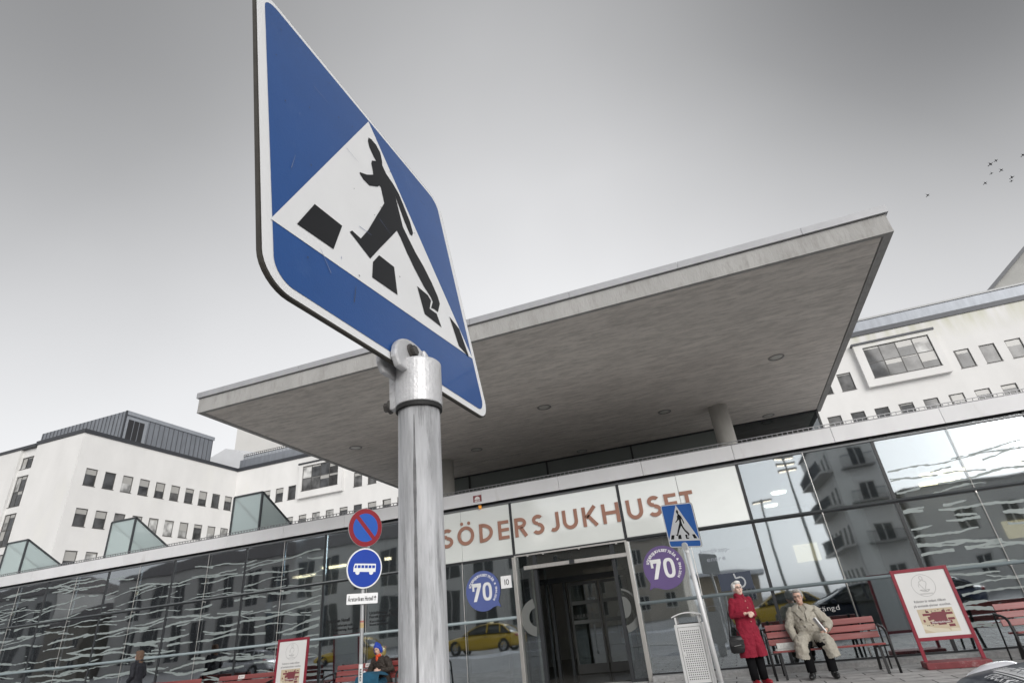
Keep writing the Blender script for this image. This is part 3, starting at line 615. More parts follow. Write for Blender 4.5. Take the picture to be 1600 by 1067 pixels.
def wall_open(mb, M, u0, u1, z0, z1, rects, depth):
    """a wall in the XZ plane of M (outside is -Y) with openings and reveals"""
    us = sorted({u0, u1, *[r[0] for r in rects], *[r[1] for r in rects]}); zs = sorted({z0, z1, *[r[2] for r in rects], *[r[3] for r in rects]})
    us = [u for u in us if u0 <= u <= u1]; zs = [z for z in zs if z0 <= z <= z1]
    for i in range(len(us) - 1):
        j = 0
        while j < len(zs) - 1:
            cu, cz = (us[i] + us[i + 1]) / 2, (zs[j] + zs[j + 1]) / 2
            if any(r[0] < cu < r[1] and r[2] < cz < r[3] for r in rects): j += 1; continue
            mb.add([M @ Vector(p) for p in ((us[i], 0, zs[j]), (us[i + 1], 0, zs[j]), (us[i + 1], 0, zs[j + 1]), (us[i], 0, zs[j + 1]))], [(0, 1, 2, 3)]); j += 1
    for a, b, c, d in rects:
        for p, q in (((a, c), (b, c)), ((b, c), (b, d)), ((b, d), (a, d)), ((a, d), (a, c))):
            mb.add([M @ Vector(v) for v in ((p[0], 0, p[1]), (q[0], 0, q[1]), (q[0], depth, q[1]), (p[0], depth, p[1]))], [(0, 1, 2, 3)])
    return mb
def window(parent, M, r, depth=0.13, nx=1, nz_=1, sill=True):
    a, b, c, d = r; t = 0.055; m = MB()
    for q in ((a, a + t, c, d), (b - t, b, c, d), (a + t, b - t, c, c + t), (a + t, b - t, d - t, d)): m.box(q[0], q[1], depth - 0.06, depth, q[2], q[3], M)
    for k in range(1, nx): x = a + (b - a) * k / nx; m.box(x - t * 0.5, x + t * 0.5, depth - 0.055, depth - 0.002, c + t, d - t, M)
    for k in range(1, nz_): z = c + (d - c) * k / nz_; m.box(a + t, b - t, depth - 0.05, depth - 0.004, z - t * 0.5, z + t * 0.5, M)
    if nx == 1 and nz_ == 1: m.box(a + t, a + t + 0.10, depth - 0.045, depth - 0.005, c + t, d - t, M) if (hash((round(a), round(c))) % 3 == 0) else None
    if sill: m.box(a - 0.03, b + 0.03, -0.04, depth - 0.061, c - 0.035, c + 0.004, M)
    f = m.build('window', fram, parent)
    for i in range(nx):
        for k in range(nz_):
            pm_ = MB().box(a + t + (b - a - 2 * t) * i / nx, a + t + (b - a - 2 * t) * (i + 1) / nx, depth - 0.03, depth - 0.02, c + t + (d - c - 2 * t) * k / nz_, c + t + (d - c - 2 * t) * (k + 1) / nz_, M)
            pm_.build('pane', panem, f)
    return f
# main wall
MM = T(0, YM, 0); rec = []
for r0 in ((-42.93, 2), (-33.2, 3), (8.42, 0)):
    pass
up = [-44.6, -42.9, -41.3, -33.2, -31.55, -29.9, 10.05, 11.69, 19.78, 21.42, 23.06, 24.7, 26.34, 27.98, 29.62]
for x in up: rec.append((x, x + 1.0, 14.98, 16.42))
lo = [-46.3, -44.6] + [-42.95 + 1.64 * k for k in range(10)] + [8.34 + 1.64 * k for k in range(13)]
for x in lo: rec.append((x, x + 0.96, 11.75, 13.2))
for x in [9.98 + 1.64 * k for k in range(6)]: rec.append((x, x + 0.96, 8.5, 9.95))
wm = MB(); wall_open(wm, MM, XW, 62, 0, 19.2, rec, 0.13); wm.build('wall', white, hb, recalc=False)
for r in rec: window(hb, MM, r)
MB().box(XW - 25, 62, YM + 0.35, YM + 12, 0, 19.1).build('wall', white, hb)
# wing wall (faces +X) and its stair front (faces -Y)
MW = T(XW, 0, 0) @ RZ(R(90)); rec = []
for k in range(10):
    y = 17.42 + 1.64 * k; rec.append((y, y + 1.0, 14.95, 16.38)); rec.append((y, y + 1.0, 11.68, 13.1))
for k in range(5): y = 17.42 + 1.64 * k; rec.append((y, y + 1.0, 8.4, 9.82))
wm = MB(); wall_open(wm, MW, YF, YM, 0, 19.3, rec, 0.13); wm.build('wall', white, hb, recalc=False)
for r in rec: window(hb, MW, r)
MF = T(0, YF, 0)
wm = MB(); wall_open(wm, MF, -54.15, XW, 0, 19.3, [], 0.13); wm.build('wall', white, hb, recalc=False)
MF2 = T(0, YF + 0.25, 0); rec = [(-56.1, -54.25, 17.38, 18.43), (-56.1, -54.25, 14.13, 16.75), (-56.1, -54.25, 10.88, 13.53), (-56.1, -54.25, 7.6, 10.25)]
wm = MB(); wall_open(wm, MF2, -56.2, -54.15, 0, 19.3, rec, 0.13); wm.build('wall', white, hb, recalc=False)
for i, r in enumerate(rec): window(hb, MF2, r, nx=3, nz_=1 if i == 0 else 2)
MB().box(-54.16, -54.15, YF, YF + 0.25, 0, 19.3).box(-56.2, -56.19, YF + 0.02, YF + 0.25, 0, 19.3).build('wall_return', white, hb)
wm = MB(); wall_open(wm, T(0, YF + 0.02, 0), -90, -56.2, 0, 19.3, [], 0.1); wm.build('wall', white, hb, recalc=False)
MB().box(-90, XW - 0.3, YF + 0.5, YM, 0, 19.2).build('wall', white, hb)
# dark eaves
ea = MB(); ea.box(XW + 0.02, 62, YM - 0.10, YM + 0.36, 19.2, 19.58); ea.build('eave', darkm, hb)
ea = MB(); ea.box(XW - 0.4, XW + 0.10, YF - 0.08, YM - 0.101, 19.22, 19.55); ea.build('eave', darkm, hb)
ea = MB(); ea.box(-54.3, XW - 0.401, YF - 0.08, YF + 0.4, 19.22, 19.55).box(-90, -54.301, YF - 0.06, YF + 0.5, 19.16, 19.42); ea.build('eave', darkm, hb)
# roof bands
MB().box(XW - 0.3, 62, YM + 0.42, YM + 11, 19.57, 20.62).build('roof_band', zinc, hb)
MB().box(2, 62, YM + 0.34, YM + 1.2, 20.62, 20.76).build('roof_edge', pm('roof_edge', (0.28, 0.285, 0.29), 0.5, 0.3), hb)
# seamed roof storey over the wing
PX0, PX1, PY0, PY1, PZ = -62.0, -50.5, 21.0, 31.4, 23.0
MB().box(PX0, PX1, PY0, PY1, 19.3, PZ).build('roof_storey', zinc, hb)
se = MB(); x = PX0 + 0.2
while x < PX1: se.box(x, x + 0.04, PY0 - 0.05, PY0 - 0.001, 19.5, PZ - 0.02); x += 0.52
y = PY0 + 2.6
while y < PY1: se.box(PX1 + 0.001, PX1 + 0.05, y, y + 0.04, 19.5, PZ - 0.35); y += 0.55
se.build('standing_seams', pm('seam_zinc', (0.10, 0.105, 0.115), 0.5, 0.4), hb)
MB().box(PX1 + 0.002, PX1 + 0.10, PY0, PY1 + 0.1, PZ - 0.32, PZ + 0.06).build('roof_edge', pm('edge_zinc', (0.34, 0.36, 0.39), 0.4, 0.5), hb)
MB().box(PX1 + 0.003, PX1 + 0.06, 21.15, 23.4, 19.9, 22.5).build('louvre_surround', MATS['edge_zinc'], hb)
lv = MB().box(PX1 + 0.061, PX1 + 0.09, 21.4, 23.05, 20.2, 22.25)
lv.build('louvre', pm('louvre', (0.02, 0.02, 0.023), 0.5), hb)
ls = MB(); [ls.box(PX1 + 0.091, PX1 + 0.11, y, y + 0.05, 20.2, 22.25) for y in (21.93, 22.48)]; ls.build('louvre_bar', zinc, hb)
MB().box(PX1 + 0.002, PX1 + 0.13, 20.97, 21.1, 19.4, PZ + 0.02).build('downpipe', darkm, hb)
vt = MB(); vt.tube([(PX1 - 1.2, 27, PZ), (PX1 - 1.2, 27, PZ + 0.6)], 0.09, 10); vt.build('vent_pipe', darkm, hb)
MB().add([(-58, 21.6, PZ), (-52, 21.6, PZ), (-51.2, 22.6, PZ), (-51.2, 30, PZ), (-58, 30, PZ), (-56.5, 22.8, PZ + 0.9), (-53, 22.8, PZ + 0.9), (-53, 29, PZ + 0.7), (-56.5, 29, PZ + 0.7)], [(0, 1, 6, 5), (1, 2, 6), (2, 3, 7, 6), (3, 4, 8, 7), (4, 0, 5, 8), (5, 6, 7, 8)]).build('roof_crown', zinc, hb)
# folded pale membrane roof at the inner corner, the seamed wall with its railing, the tower behind
blob = MB(); rs = random.Random(5)
sec = [(-57.5, 21.0), (-56.0, 22.6), (-53.6, 23.35), (-51.6, 22.9), (-50.0, 22.0), (-48.8, 20.6)]
rings = []
for y in (YM + 2.6, YM + 3.6, YM + 5.4, YM + 8.0): rings.append([Vector((x + rs.uniform(-.15, .15), y, z + rs.uniform(-0.12, 0.12) + 0.1 * (y - YM - 2.6))) for x, z in sec] + [Vector((-48.8, y, 19.5)), Vector((-57.5, y, 19.5))])
blob.loft(rings).build('membrane_roof', pm('membrane', (0.55, 0.56, 0.58), 0.5, var=0.06, vs=0.6, bump=0.6, bs=1.5), hb)
MB().box(-50.3, -20, YM + 2.4, YM + 2.5, 19.58, 21.75).build('seamed_wall', pm('pale_zinc', (0.36, 0.38, 0.41), 0.45, 0.35, var=0.08), hb)
se = MB(); x = -50.2
while x < -20: se.box(x, x + 0.04, YM + 2.36, YM + 2.399, 19.6, 21.75); x += 0.5
se.build('standing_seams', pm('seam_pale', (0.26, 0.27, 0.29), 0.5, 0.4), hb)
rlg = MB(); x = -50.3
while x < -20: rlg.box(x, x + 0.04, YM + 2.38, YM + 2.42, 21.75, 22.0); x += 0.3
rlg.box(-50.3, -20, YM + 2.38, YM + 2.42, 22.0, 22.05).box(-50.3, -20, YM + 2.38, YM + 2.42, 21.76, 21.82); rlg.build('roof_railing', darkm, hb)
MB().box(-49.8, -48.9, YM + 1.6, YM + 2.2, 19.58, 20.5).build('roof_hatch', MATS['pale_zinc'], hb); MB().box(-48.85, -48.35, YM + 1.7, YM + 2.2, 19.58, 20.2).build('vent_box', darkm, hb)
fan = MB(); fan.box(-42.6, -41.2, YM + 2.9, YM + 3.6, 21.9, 22.75); fan.build('roof_fan', MATS['edge_zinc'], hb)
tw = thing('tower_block', 'plain pale grey tower rising behind the inner corner of the hospital roof', 'building', (-70, 60, 0))
MB().box(-77.2, -52, 60, 72, 0, 46).build('wall', pm('tower_render', (0.55, 0.545, 0.53), 0.85, var=0.04, vs=0.2), tw); MB().box(-77.3, -51.9, 59.9, 72.1, 46, 46.4).build('parapet', darkm, tw)
gb = thing('gabled_building', 'grey concrete building with a dark edged sloping gable above the right roof band', 'building', (40, 41.4, 0))
gp = [(28.0, 0), (28.0, 23.7), (41, 34.0), (54, 23.7), (54, 0)]
MB().prism(gp, T(0, 41.4, 0), 0.0, 14.0).build('gable_wall', pm('gable_concrete', (0.36, 0.36, 0.345), 0.85, var=0.12, vs=0.6, dark=(0.2, 0.2, 0.19), dscale=1.4, dlo=0.62, dhi=0.75), gb)
rf = MB(); rf.bar((27.7, 48.3, 23.65), (41, 48.3, 34.2), 14.6, 0.28, up=(0, 0, 1)); rf.bar((54.3, 48.3, 23.65), (41, 48.3, 34.2), 14.6, 0.28); rf.build('roof', darkm, gb)
# the two bay windows
def bay(x0, x1, wx0, wx1, wz0, wz1, z0=14.8, z1=18.3):
    M = T(0, YM - 0.40, 0); m = MB(); wall_open(m, M, x0, x1, z0, z1, [(wx0, wx1, wz0, wz1)], 0.16)
    o = m.build('bay_window', white, hb, recalc=False)
    s = MB(); s.box(x0, x0 + 0.12, YM - 0.399, YM + 0.001, z0, z1).box(x1 - 0.12, x1, YM - 0.399, YM + 0.001, z0, z1).box(x0 + 0.12, x1 - 0.12, YM - 0.399, YM + 0.001, z0, z0 + 0.12).box(x0 + 0.12, x1 - 0.12, YM - 0.399, YM + 0.001, z1 - 0.12, z1); s.build('bay_cheeks', white, o)
    MB().box(x0 - 0.08, x1 + 0.08, YM - 0.49, YM + 0.0, z1 + 0.001, z1 + 0.16).build('bay_cap', darkm, o)
    window(hb, M, (wx0, wx1, wz0, wz1), 0.16, 4, 2, sill=True)
bay(13.45, 19.05, 14.04, 18.6, 15.42, 18.0)
bay(-39.75, -34.35, -39.3, -34.85, 15.5, 18.08)
# greenish weathering below the eave, right hand side
# ------------------------------------------------------------------ the street behind the photographer (seen in the glass)
def block(name, label, x0, x1, y, h, col, floors, pitch, balc=False, depth=14, side=False, roofcol=(0.12, 0.11, 0.11), ww=1.25, wh=1.7, rise=3.4):
    t = thing(name, label, 'building', ((x0 + x1) / 2, y, 0))
    wm_ = pm(name + '_render_%d' % int(x0), col, 0.85, var=0.08, vs=0.3)
    MB().box(x0, x1, y - depth, y - 0.2, 0, h).build('wall', wm_, t)
    M = T(0, y, 0) @ RZ(R(180)); rec = []; n = int((x1 - x0 - 1.5) / pitch); fh = (h - 1.2) / floors
    for f in range(floors):
        for k in range(n):
            u = -x1 + 1.2 + k * pitch; rec.append((u, u + ww, 1.1 + f * fh, 1.1 + f * fh + wh))
    m = MB(); wall_open(m, M, -x1, -x0, 0, h, rec, 0.18); m.build('wall', wm_, t, recalc=False)
    fr = MB(); pn = MB()
    if side:
        Ms = T(x0, 0, 0) @ RZ(R(-90)); rs_ = []
        for f in range(floors):
            for k in range(int((depth - 1.5) / 2.4)): u = -y + 1.0 + k * 2.4; rs_.append((u, u + 1.2, 1.1 + f * fh, 1.1 + f * fh + 1.9))
        ms = MB(); wall_open(ms, T(-0.02, 0, 0) @ Ms, -y, -y + depth, 0, h, rs_, 0.018); ms.build('wall', wm_, t, recalc=False)
        sb_ = MB(); sr_ = MB(); sp_ = MB()
        for a, b, c, d in rs_: sp_.box(a, b, -0.012, -0.006, c, d, Ms); [sb_.box(q, q + 0.09, -0.05, -0.021, c, d, Ms) for q in (a, (a + b) / 2 - 0.045, b - 0.09)]
        for f in range(1, floors):
            z = 0.95 + f * fh; sb_.box(-y - 0.4, -y + depth * 0.8, -1.3, -0.022, z, z + 0.18, Ms)
            for j in range(int(depth * 0.8 / 0.16)): sr_.box(-y - 0.35 + j * 0.16, -y - 0.31 + j * 0.16, -1.27, -1.23, z + 0.18, z + 1.1, Ms)
            sr_.box(-y - 0.4, -y + depth * 0.8, -1.29, -1.22, z + 1.1, z + 1.16, Ms)
        sb_.build('balcony_slabs', pm('balcony_pale', (0.5, 0.49, 0.47), 0.8), t); sr_.build('balcony_railings', darkm, t); sp_.build('window_panes', pm('env_pane', (0.03, 0.035, 0.04), 0.1, var=0.5, vs=0.4), t)
    for a, b, c, d in rec:
        for q in ((a, a + .08, c, d), (b - .08, b, c, d), (a + .08, b - .08, c, c + .08), (a + .08, b - .08, d - .08, d), ((a + b) / 2 - .04, (a + b) / 2 + .04, c + .08, d - .08)): fr.box(q[0], q[1], 0.1, 0.16, q[2], q[3], M)
        pn.box(a, b, 0.165, 0.175, c, d, M)
    fr.build('window_frames', pm('env_frame', (0.6, 0.6, 0.58), 0.6), t); pn.build('window_panes', pm('env_pane_front', (0.03, 0.032, 0.035), 0.25, var=0.6, vs=0.4), t)
    MB().add([(x0 - .3, y + .4, h), (x1 + .3, y + .4, h), (x1 + .3, y - depth, h), (x0 - .3, y - depth, h), (x0 + 2, y - depth / 2, h + rise), (x1 - 2, y - depth / 2, h + rise)], [(0, 1, 5, 4), (1, 2, 5), (2, 3, 4, 5), (3, 0, 4), (0, 3, 2, 1)]).build('roof', pm('env_roof', roofcol, 0.7, var=0.2), t)
    if balc:
        bm_ = MB(); rm = MB()
        for f in range(1, floors):
            for k in range(0, n, 2):
                u = -x1 + 1.0 + k * pitch; z = 0.95 + f * fh
                bm_.box(u - 0.3, u + 2.4, -1.2, -0.001, z, z + 0.15, M)
                for j in range(19): rm.box(u - 0.28 + j * 0.148, u - 0.25 + j * 0.148, -1.18, -1.15, z + 0.15, z + 1.05, M)
                rm.box(u - 0.3, u + 2.4, -1.19, -1.14, z + 1.05, z + 1.1, M)
        bm_.build('balcony_slabs', pm('balcony', (0.3, 0.29, 0.28), 0.8), t); rm.build('balcony_railings', darkm, t)
    return t
block('apartment_block', 'long grey rendered apartment block across the street at the far left end', -210, -117, -62, 14.5, (0.42, 0.42, 0.41), 2, 6.2, ww=3.6, wh=5.2)
block('apartment_block', 'low grey brown block across the street between two taller blocks', -115, -104, -60, 8.5, (0.26, 0.24, 0.21), 2, 4.6, ww=2.4, wh=2.0)
block('apartment_block', 'long grey rendered apartment block across the street with white framed windows', -102, -24, -62, 14.5, (0.50, 0.49, 0.47), 2, 5.0, ww=2.9, wh=5.4)
block('apartment_block', 'sand coloured apartment block across the street, left of the gap', -23, -5, -56, 8.6, (0.42, 0.38, 0.33), 3, 2.9)
block('apartment_block', 'dark apartment block across the street with railed balconies on every floor', 11.0, 15.2, -44, 14.6, (0.70, 0.69, 0.67), 4, 2.6, balc=True, depth=14, side=True)
block('apartment_block', 'pale rendered apartment block across the street at the far right end', 15.6, 80, -43, 8.2, (0.60, 0.59, 0.57), 2, 3.1, rise=1.0)
ki = thing('kiosk', 'small sand coloured kiosk with a snow covered flat roof across the street', 'kiosk', (-0.2, -36, 0))
MB().box(-2.4, 1.9, -39, -36, -0.02, 3.1).build('wall', pm('kiosk_wall', (0.36, 0.30, 0.23), 0.8), ki); MB().box(-2.9, 2.4, -39.4, -35.5, 3.1, 3.35).build('roof', pm('kiosk_snow', (0.75, 0.76, 0.8), 0.8), ki)
MB().box(0.2, 1.5, -36.0, -35.96, 1.2, 2.3).build('window', pm('kiosk_window', (0.05, 0.06, 0.10), 0.1), ki); kf = MB(); [kf.box(0.2 + 0.31 * i, 0.26 + 0.31 * i, -35.96, -35.92, 1.2, 2.3) for i in range(5)]; kf.box(0.2, 1.5, -35.95, -35.93, 1.7, 1.76); kf.build('window_bars', pm('kiosk_bar', (0.7, 0.7, 0.7), 0.5), ki)
MB().box(-1.7, -0.8, -36.0, -35.95, 0, 2.1).build('door', pm('kiosk_door', (0.5, 0.5, 0.5), 0.5), ki)
def street_lamp(x, y, h, heads, label):
    t = thing('street_lamp', label, 'street lamp', (x, y, -0.02))
    MB().tube([(0, 0, 0), (0, 0, h * 0.3), (0, 0, h)], [0.11, 0.08, 0.05], 12).build('pole', pm('lamp_pole', (0.14, 0.14, 0.14), 0.5, 0.5), t, world=False, smooth=True)
    for k in range(heads):
        z = h - 0.35 * k; hd = MB(); hd.box(-0.55, 0.55, -0.18, 0.18, z - 0.06, z + 0.06); hd.box(-0.04, 0.04, -0.2, 0.2, z - 0.12, z + 0.12)
        q = hd.build('lamp_head', pm('lamp_head', (0.3, 0.3, 0.3), 0.5), t, world=False, bevel=0.02)
        MB().box(-0.5, -0.08, -0.12, 0.12, z - 0.075, z - 0.061).box(0.08, 0.5, -0.12, 0.12, z - 0.075, z - 0.061).build('lamp_lens', pm('lamp_lens', (0.9, 0.8, 0.65), 0.4, emit=((1, 0.85, 0.65), 2.5)), q, world=False)
street_lamp(4.4, -20.5, 8.2, 3, 'tall street lamp mast with three stacked lit heads across the street')
street_lamp(2.9, -24.5, 6.6, 1, 'short street lamp with one flat lit head across the street')
# ------------------------------------------------------------------ cars
tyrem = pm('tyre', (0.02, 0.02, 0.021), 0.85, var=0.2); rimm = pm('rim', (0.45, 0.46, 0.48), 0.3, 0.8); cgl = pm('car_glass', (0.015, 0.018, 0.02), 0.03, spec=0.9)
lamp_c = pm('headlamp_clear', (0.62, 0.62, 0.66), 0.12, var=0.1, coat=1.0); lamp_r = pm('tail_red', (0.35, 0.01, 0.012), 0.15, coat=1.0); trim = pm('car_trim', (0.02, 0.02, 0.022), 0.5)
def car(name, label, loc, rz, paint, group=None, sign=False, blunt=False):
    """nose towards local -X, length 4.7"""
    t = thing(name, label, 'car', loc, rz, group)
    st = [(0.0, .36, .60, .60), (0.06, .27, .70, .71), (0.22, .21, .755, .81), (0.5, .19, .81, .88), (0.95, .19, .88, .905), (1.45, .19, .955, .91), (1.8, .19, .985, .915), (2.6, .19, .985, .915), (3.5, .2, .99, .91), (4.1, .22, .985, .88), (4.45, .26, .95, .82), (4.65, .34, .86, .72), (4.7, .4, .76, .64)]
    if blunt: st[:4] = [(0.0, .36, .70, .68), (0.03, .27, .775, .76), (0.12, .21, .81, .83), (0.45, .19, .85, .88)]; st[4] = (0.95, .19, .91, .905)
    rings = []
    for x, zb, zt, w in st:
        half = [(0, zt), (.45 * w, zt - .008), (.75 * w, zt - .028), (.90 * w, zt - .07), (.97 * w, zt - .15), (w, (zt + zb) / 2 + .02), (.985 * w, zb + .14), (.93 * w, zb + .02), (.6 * w, zb), (0, zb)]
        full = half + [(-a, b) for a, b in half[-2:0:-1]]; rings.append([Vector((x, a, b)) for a, b in full])
    b = MB().loft(rings).build('body', paint, t, world=False, smooth=True); sd = b.modifiers.new('sub', 'SUBSURF'); sd.levels = 1; sd.render_levels = 2
    gs = [(1.35, .95, .80, .97), (1.75, .97, .78, 1.16), (2.25, .97, .70, 1.395), (2.8, .97, .68, 1.455), (3.4, .97, .68, 1.44), (3.9, .97, .70, 1.28), (4.25, .96, .72, 1.02)]
    rings = []
    for x, zb, w, zt in gs:
        half = [(0, zt), (.6 * w, zt - .005), (.86 * w, zt - .05), (.94 * w, zt - .12) if zt - zb > .2 else (.95 * w, zt - .02), (.905 if zt < 1.1 else .885, zb - .01)]
        rings.append([Vector((x, a, q)) for a, q in half] + [Vector((x, -a, q)) for a, q in half[-1:0:-1]])
    gh = MB().loft(rings).build('cabin_glass', cgl, t, world=False, smooth=True)
    rp = []
    for x, w, zt in ((2.12, .62, 1.352), (2.3, .64, 1.414), (2.8, .645, 1.464), (3.4, .645, 1.449), (3.75, .63, 1.35)):
        rp.append([Vector((x, a * w, zt + c)) for a, c in ((-1, -.035), (-.7, .0), (0, .006), (.7, .0), (1, -.035), (1, -.05), (-1, -.05))])
    MB().loft(rp).build('roof', paint, t, world=False, smooth=True)
    pl_ = MB()
    for sy in (-1, 1):
        for a, c in (((1.5, .86, 1.0), (2.22, .66, 1.37)), ((2.78, .89, 1.0), (2.8, .665, 1.42)), ((3.55, .88, 1.0), (3.5, .66, 1.40)), ((4.2, .84, 1.0), (3.75, .65, 1.33))):
            pl_.bar((a[0], a[1] * sy, a[2]), (c[0], c[1] * sy, c[2]), 0.07, 0.05)
    pl_.build('pillars', paint, t, world=False)
    for sx in (0.86, 3.75):
        for sy in (-1, 1):
            w = MB().ring((sx, 0.31), 0.2, 0.315, I4, sy * 0.70, sy * 0.895, 36).build('wheel', tyrem, t, world=False, smooth=False)
            r = MB(); r.ring((sx, 0.31), 0.17, 0.205, I4, sy * 0.74, sy * 0.892, 30); r.prism(circ(sx, 0.31, 0.05, n=16), I4, sy * 0.76, sy * 0.897)
            for k in range(6):
                a = 2 * math.pi * k / 6; r.bar((sx + .04 * math.cos(a), sy * .885, .31 + .04 * math.sin(a)), (sx + .18 * math.cos(a), sy * .885, .31 + .18 * math.sin(a)), 0.045, 0.02, up=(0, 1, 0))
            r.build('rim', rimm, w, world=False)
            MB().ring((sx, 0.31), 0.318, 0.36, I4, sy * 0.80, sy * 0.913, 30, -8, 188).build('wheel_arch', trim, t, world=False)
    for sy in (-1, 1):
        hl_ = MB().ell((0.30, sy * 0.745, 0.735), (0.26, 0.09, 0.075), RZ(R(-32 * -sy)) @ RY(R(-8)), 18, 10) if blunt else MB().ell((0.20, sy * 0.60, 0.645), (0.27, 0.17, 0.088), RZ(R(-22 * sy)) @ RY(R(-16)), 18, 10)
        hl_ = hl_.build('headlight', lamp_c, t, world=False, smooth=True)
        MB().ell((4.56, sy * 0.66, 0.80), (0.10, 0.14, 0.075), RZ(R(20 * sy)), 14, 8).build('tail_light', lamp_r, t, world=False, smooth=True)
        mi = MB().ell((1.75, sy * 0.98, 1.02), (0.07, 0.11, 0.075)).bar((1.76, sy * 0.86, 0.98), (1.76, sy * 0.95, 1.0), 0.05, 0.03); mi.build('wing_mirror', paint, t, world=False, smooth=True)
        dh = MB(); dh.box(2.62, 2.78, sy * 0.912, sy * 0.93, 0.80, 0.83).box(3.5, 3.64, sy * 0.908, sy * 0.926, 0.81, 0.84); dh.build('door_handle', trim, t, world=False)
    g = MB().box(-0.022, 0.06, -0.34, 0.34, 0.47, 0.58); [g.box(-0.028, -0.02, -0.33, 0.33, 0.485 + i * .03, 0.495 + i * .03) for i in range(3)]; g.build('grille', trim, t, world=False)
    MB().box(-0.01, 0.1, -0.45, 0.45, 0.25, 0.33).build('lower_intake', trim, t, world=False)
    if sign: MB().box(2.6, 2.78, -0.26, 0.26, 1.46, 1.6).build('roof_sign', pm('taxi_lamp', (0.8, 0.75, 0.5), 0.4), t, world=False, bevel=0.02)
    return t
navy = pm('paint_navy', (0.012, 0.016, 0.032), 0.36, var=0.15, vs=5, coat=0.12, rvar=0.1, spec=0.15)
yel = pm('paint_yellow', (0.55, 0.36, 0.015), 0.25, coat=0.8, var=0.05)
HC = car('dark_taxi', 'dark navy taxi at the lower right corner, white lettering on its bonnet', (1.16, -9.32, -0.01), R(0), navy, blunt=True)
def hood_z(x): 
    st = [(0.0, .70), (0.03, .77), (0.12, .807), (0.45, .848), (0.95, .908), (1.45, .955)]
    for (a, za), (b, zb) in zip(st[:-1], st[1:]):
        if a <= x <= b: return za + (zb - za) * (x - a) / (b - a)
    return .95
def on_hood(pts, lift=0.006):
    """(across, along) points of the bonnet lettering -> car space; reads from +Y to -Y, top towards the windscreen"""
    return [Vector((v, -u, hood_z(v) + lift - 0.03 * (abs(u) / .75) ** 2 * 1.0)) for u, v in pts]
def hood_text(mb, body, u0, u1, v0, h, weight, lift=0.008):
    tmp = MB(); text_mb(tmp, body, I4, u0, u1, 0, h, weight)
    mb.add([on_hood([(v[0], v0 + v[2])], lift)[0] for v in tmp.v], tmp.f)
wv = pm('bonnet_white', (0.72, 0.72, 0.73), 0.4)
hm = MB(); hood_text(hm, 'STOCKHOLM', -0.20, 0.24, 0.10, 0.062, 0.035)
hm.build('bonnet_lettering', wv, HC, world=False, recalc=False)
st_ = MB()
def hood_quad(mb, u0, u1, v0, v1, lift=0.006, n=10):
    for i in range(n):
        a, b = u0 + (u1 - u0) * i / n, u0 + (u1 - u0) * (i + 1) / n; mb.add(on_hood([(a, v0), (b, v0), (b, v1), (a, v1)], lift), [(0, 1, 2, 3)])
hood_quad(st_, -0.30, 0.36, 0.18, 0.193)
hood_quad(st_, -0.34, 0.40, 0.205, 0.29)
for i in range(7): hood_quad(st_, -0.40 + 0.0, -0.34, 0.206 + i * 0.0125, 0.211 + i * 0.0125, n=2)
hood_quad(st_, -0.26, 0.40, 0.303, 0.313)
hood_quad(st_, -0.12, 0.14, 0.335, 0.495)
st_.build('bonnet_emblem', wv, HC, world=False, recalc=False)
hm = MB(); hood_text(hm, 'TAXIKURIR', -0.31, 0.37, 0.221, 0.055, 0.0, 0.012); hm.build('bonnet_lettering', pm('bonnet_dark', (0.03, 0.035, 0.05), 0.4), HC, world=False, recalc=False)
em = MB(); 
for q in ([(-0.08, 0.365), (0.0, 0.365), (0.0, 0.415), (-0.08, 0.415)], [(0.03, 0.395), (0.10, 0.395), (0.10, 0.47), (0.03, 0.47)]): em.add(on_hood(q, 0.012), [(0, 1, 2, 3)])
em.build('bonnet_emblem_mark', MATS['bonnet_dark'], HC, world=False, recalc=False)
car('yellow_taxi', 'yellow taxi parked across the street, seen in the glass beside the door', (-16.6, -20.0, -0.02), 0, yel, 'yellow taxis across the street', True)
car('yellow_taxi', 'yellow taxi parked across the street, mirrored behind the hooded sitter', (-26.2, -20.6, -0.02), 0, yel, 'yellow taxis across the street', True)
car('yellow_taxi', 'yellow taxi parked across the street, mirrored behind the woman in red', (-0.4, -19.6, -0.02), 0, yel, 'yellow taxis across the street', True)
car('parked_car', 'silver car parked at the far left across the street', (-34.5, -20.5, -0.02), 0, pm('paint_silver', (0.45, 0.46, 0.48), 0.25, 0.6, coat=0.6), None)
car('parked_car', 'dark blue car parked across the street, right of the taxis', (5.6, -18.9, -0.02), R(6), pm('paint_blue', (0.015, 0.025, 0.07), 0.2, coat=1.0), None)
# ------------------------------------------------------------------ pedestrian crossing signs
swhite = pm('sign_white', (0.80, 0.805, 0.81), 0.42, var=0.03, vs=6, coat=0.12, dark=(0.42, 0.41, 0.40), dscale=45, dlo=0.70, dhi=0.80, bump=0.05, bs=300)
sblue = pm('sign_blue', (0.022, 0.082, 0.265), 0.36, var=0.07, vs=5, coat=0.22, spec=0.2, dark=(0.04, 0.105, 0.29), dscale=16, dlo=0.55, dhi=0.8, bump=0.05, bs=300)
sblack = pm('sign_black', (0.010, 0.0105, 0.012), 0.5, var=0.2, spec=0.25)
salu = pm('sign_edge', (0.055, 0.05, 0.042), 0.6, 0.2, var=0.3, vs=20)
galv = pm('galvanised', (0.47, 0.475, 0.49), 0.5, 0.2, var=0.30, vs=60, bump=0.2, bs=160, stretch=(1, 1, 0.12), dark=(0.17, 0.17, 0.175), dscale=55, dlo=0.54, dhi=0.72, rvar=0.12)
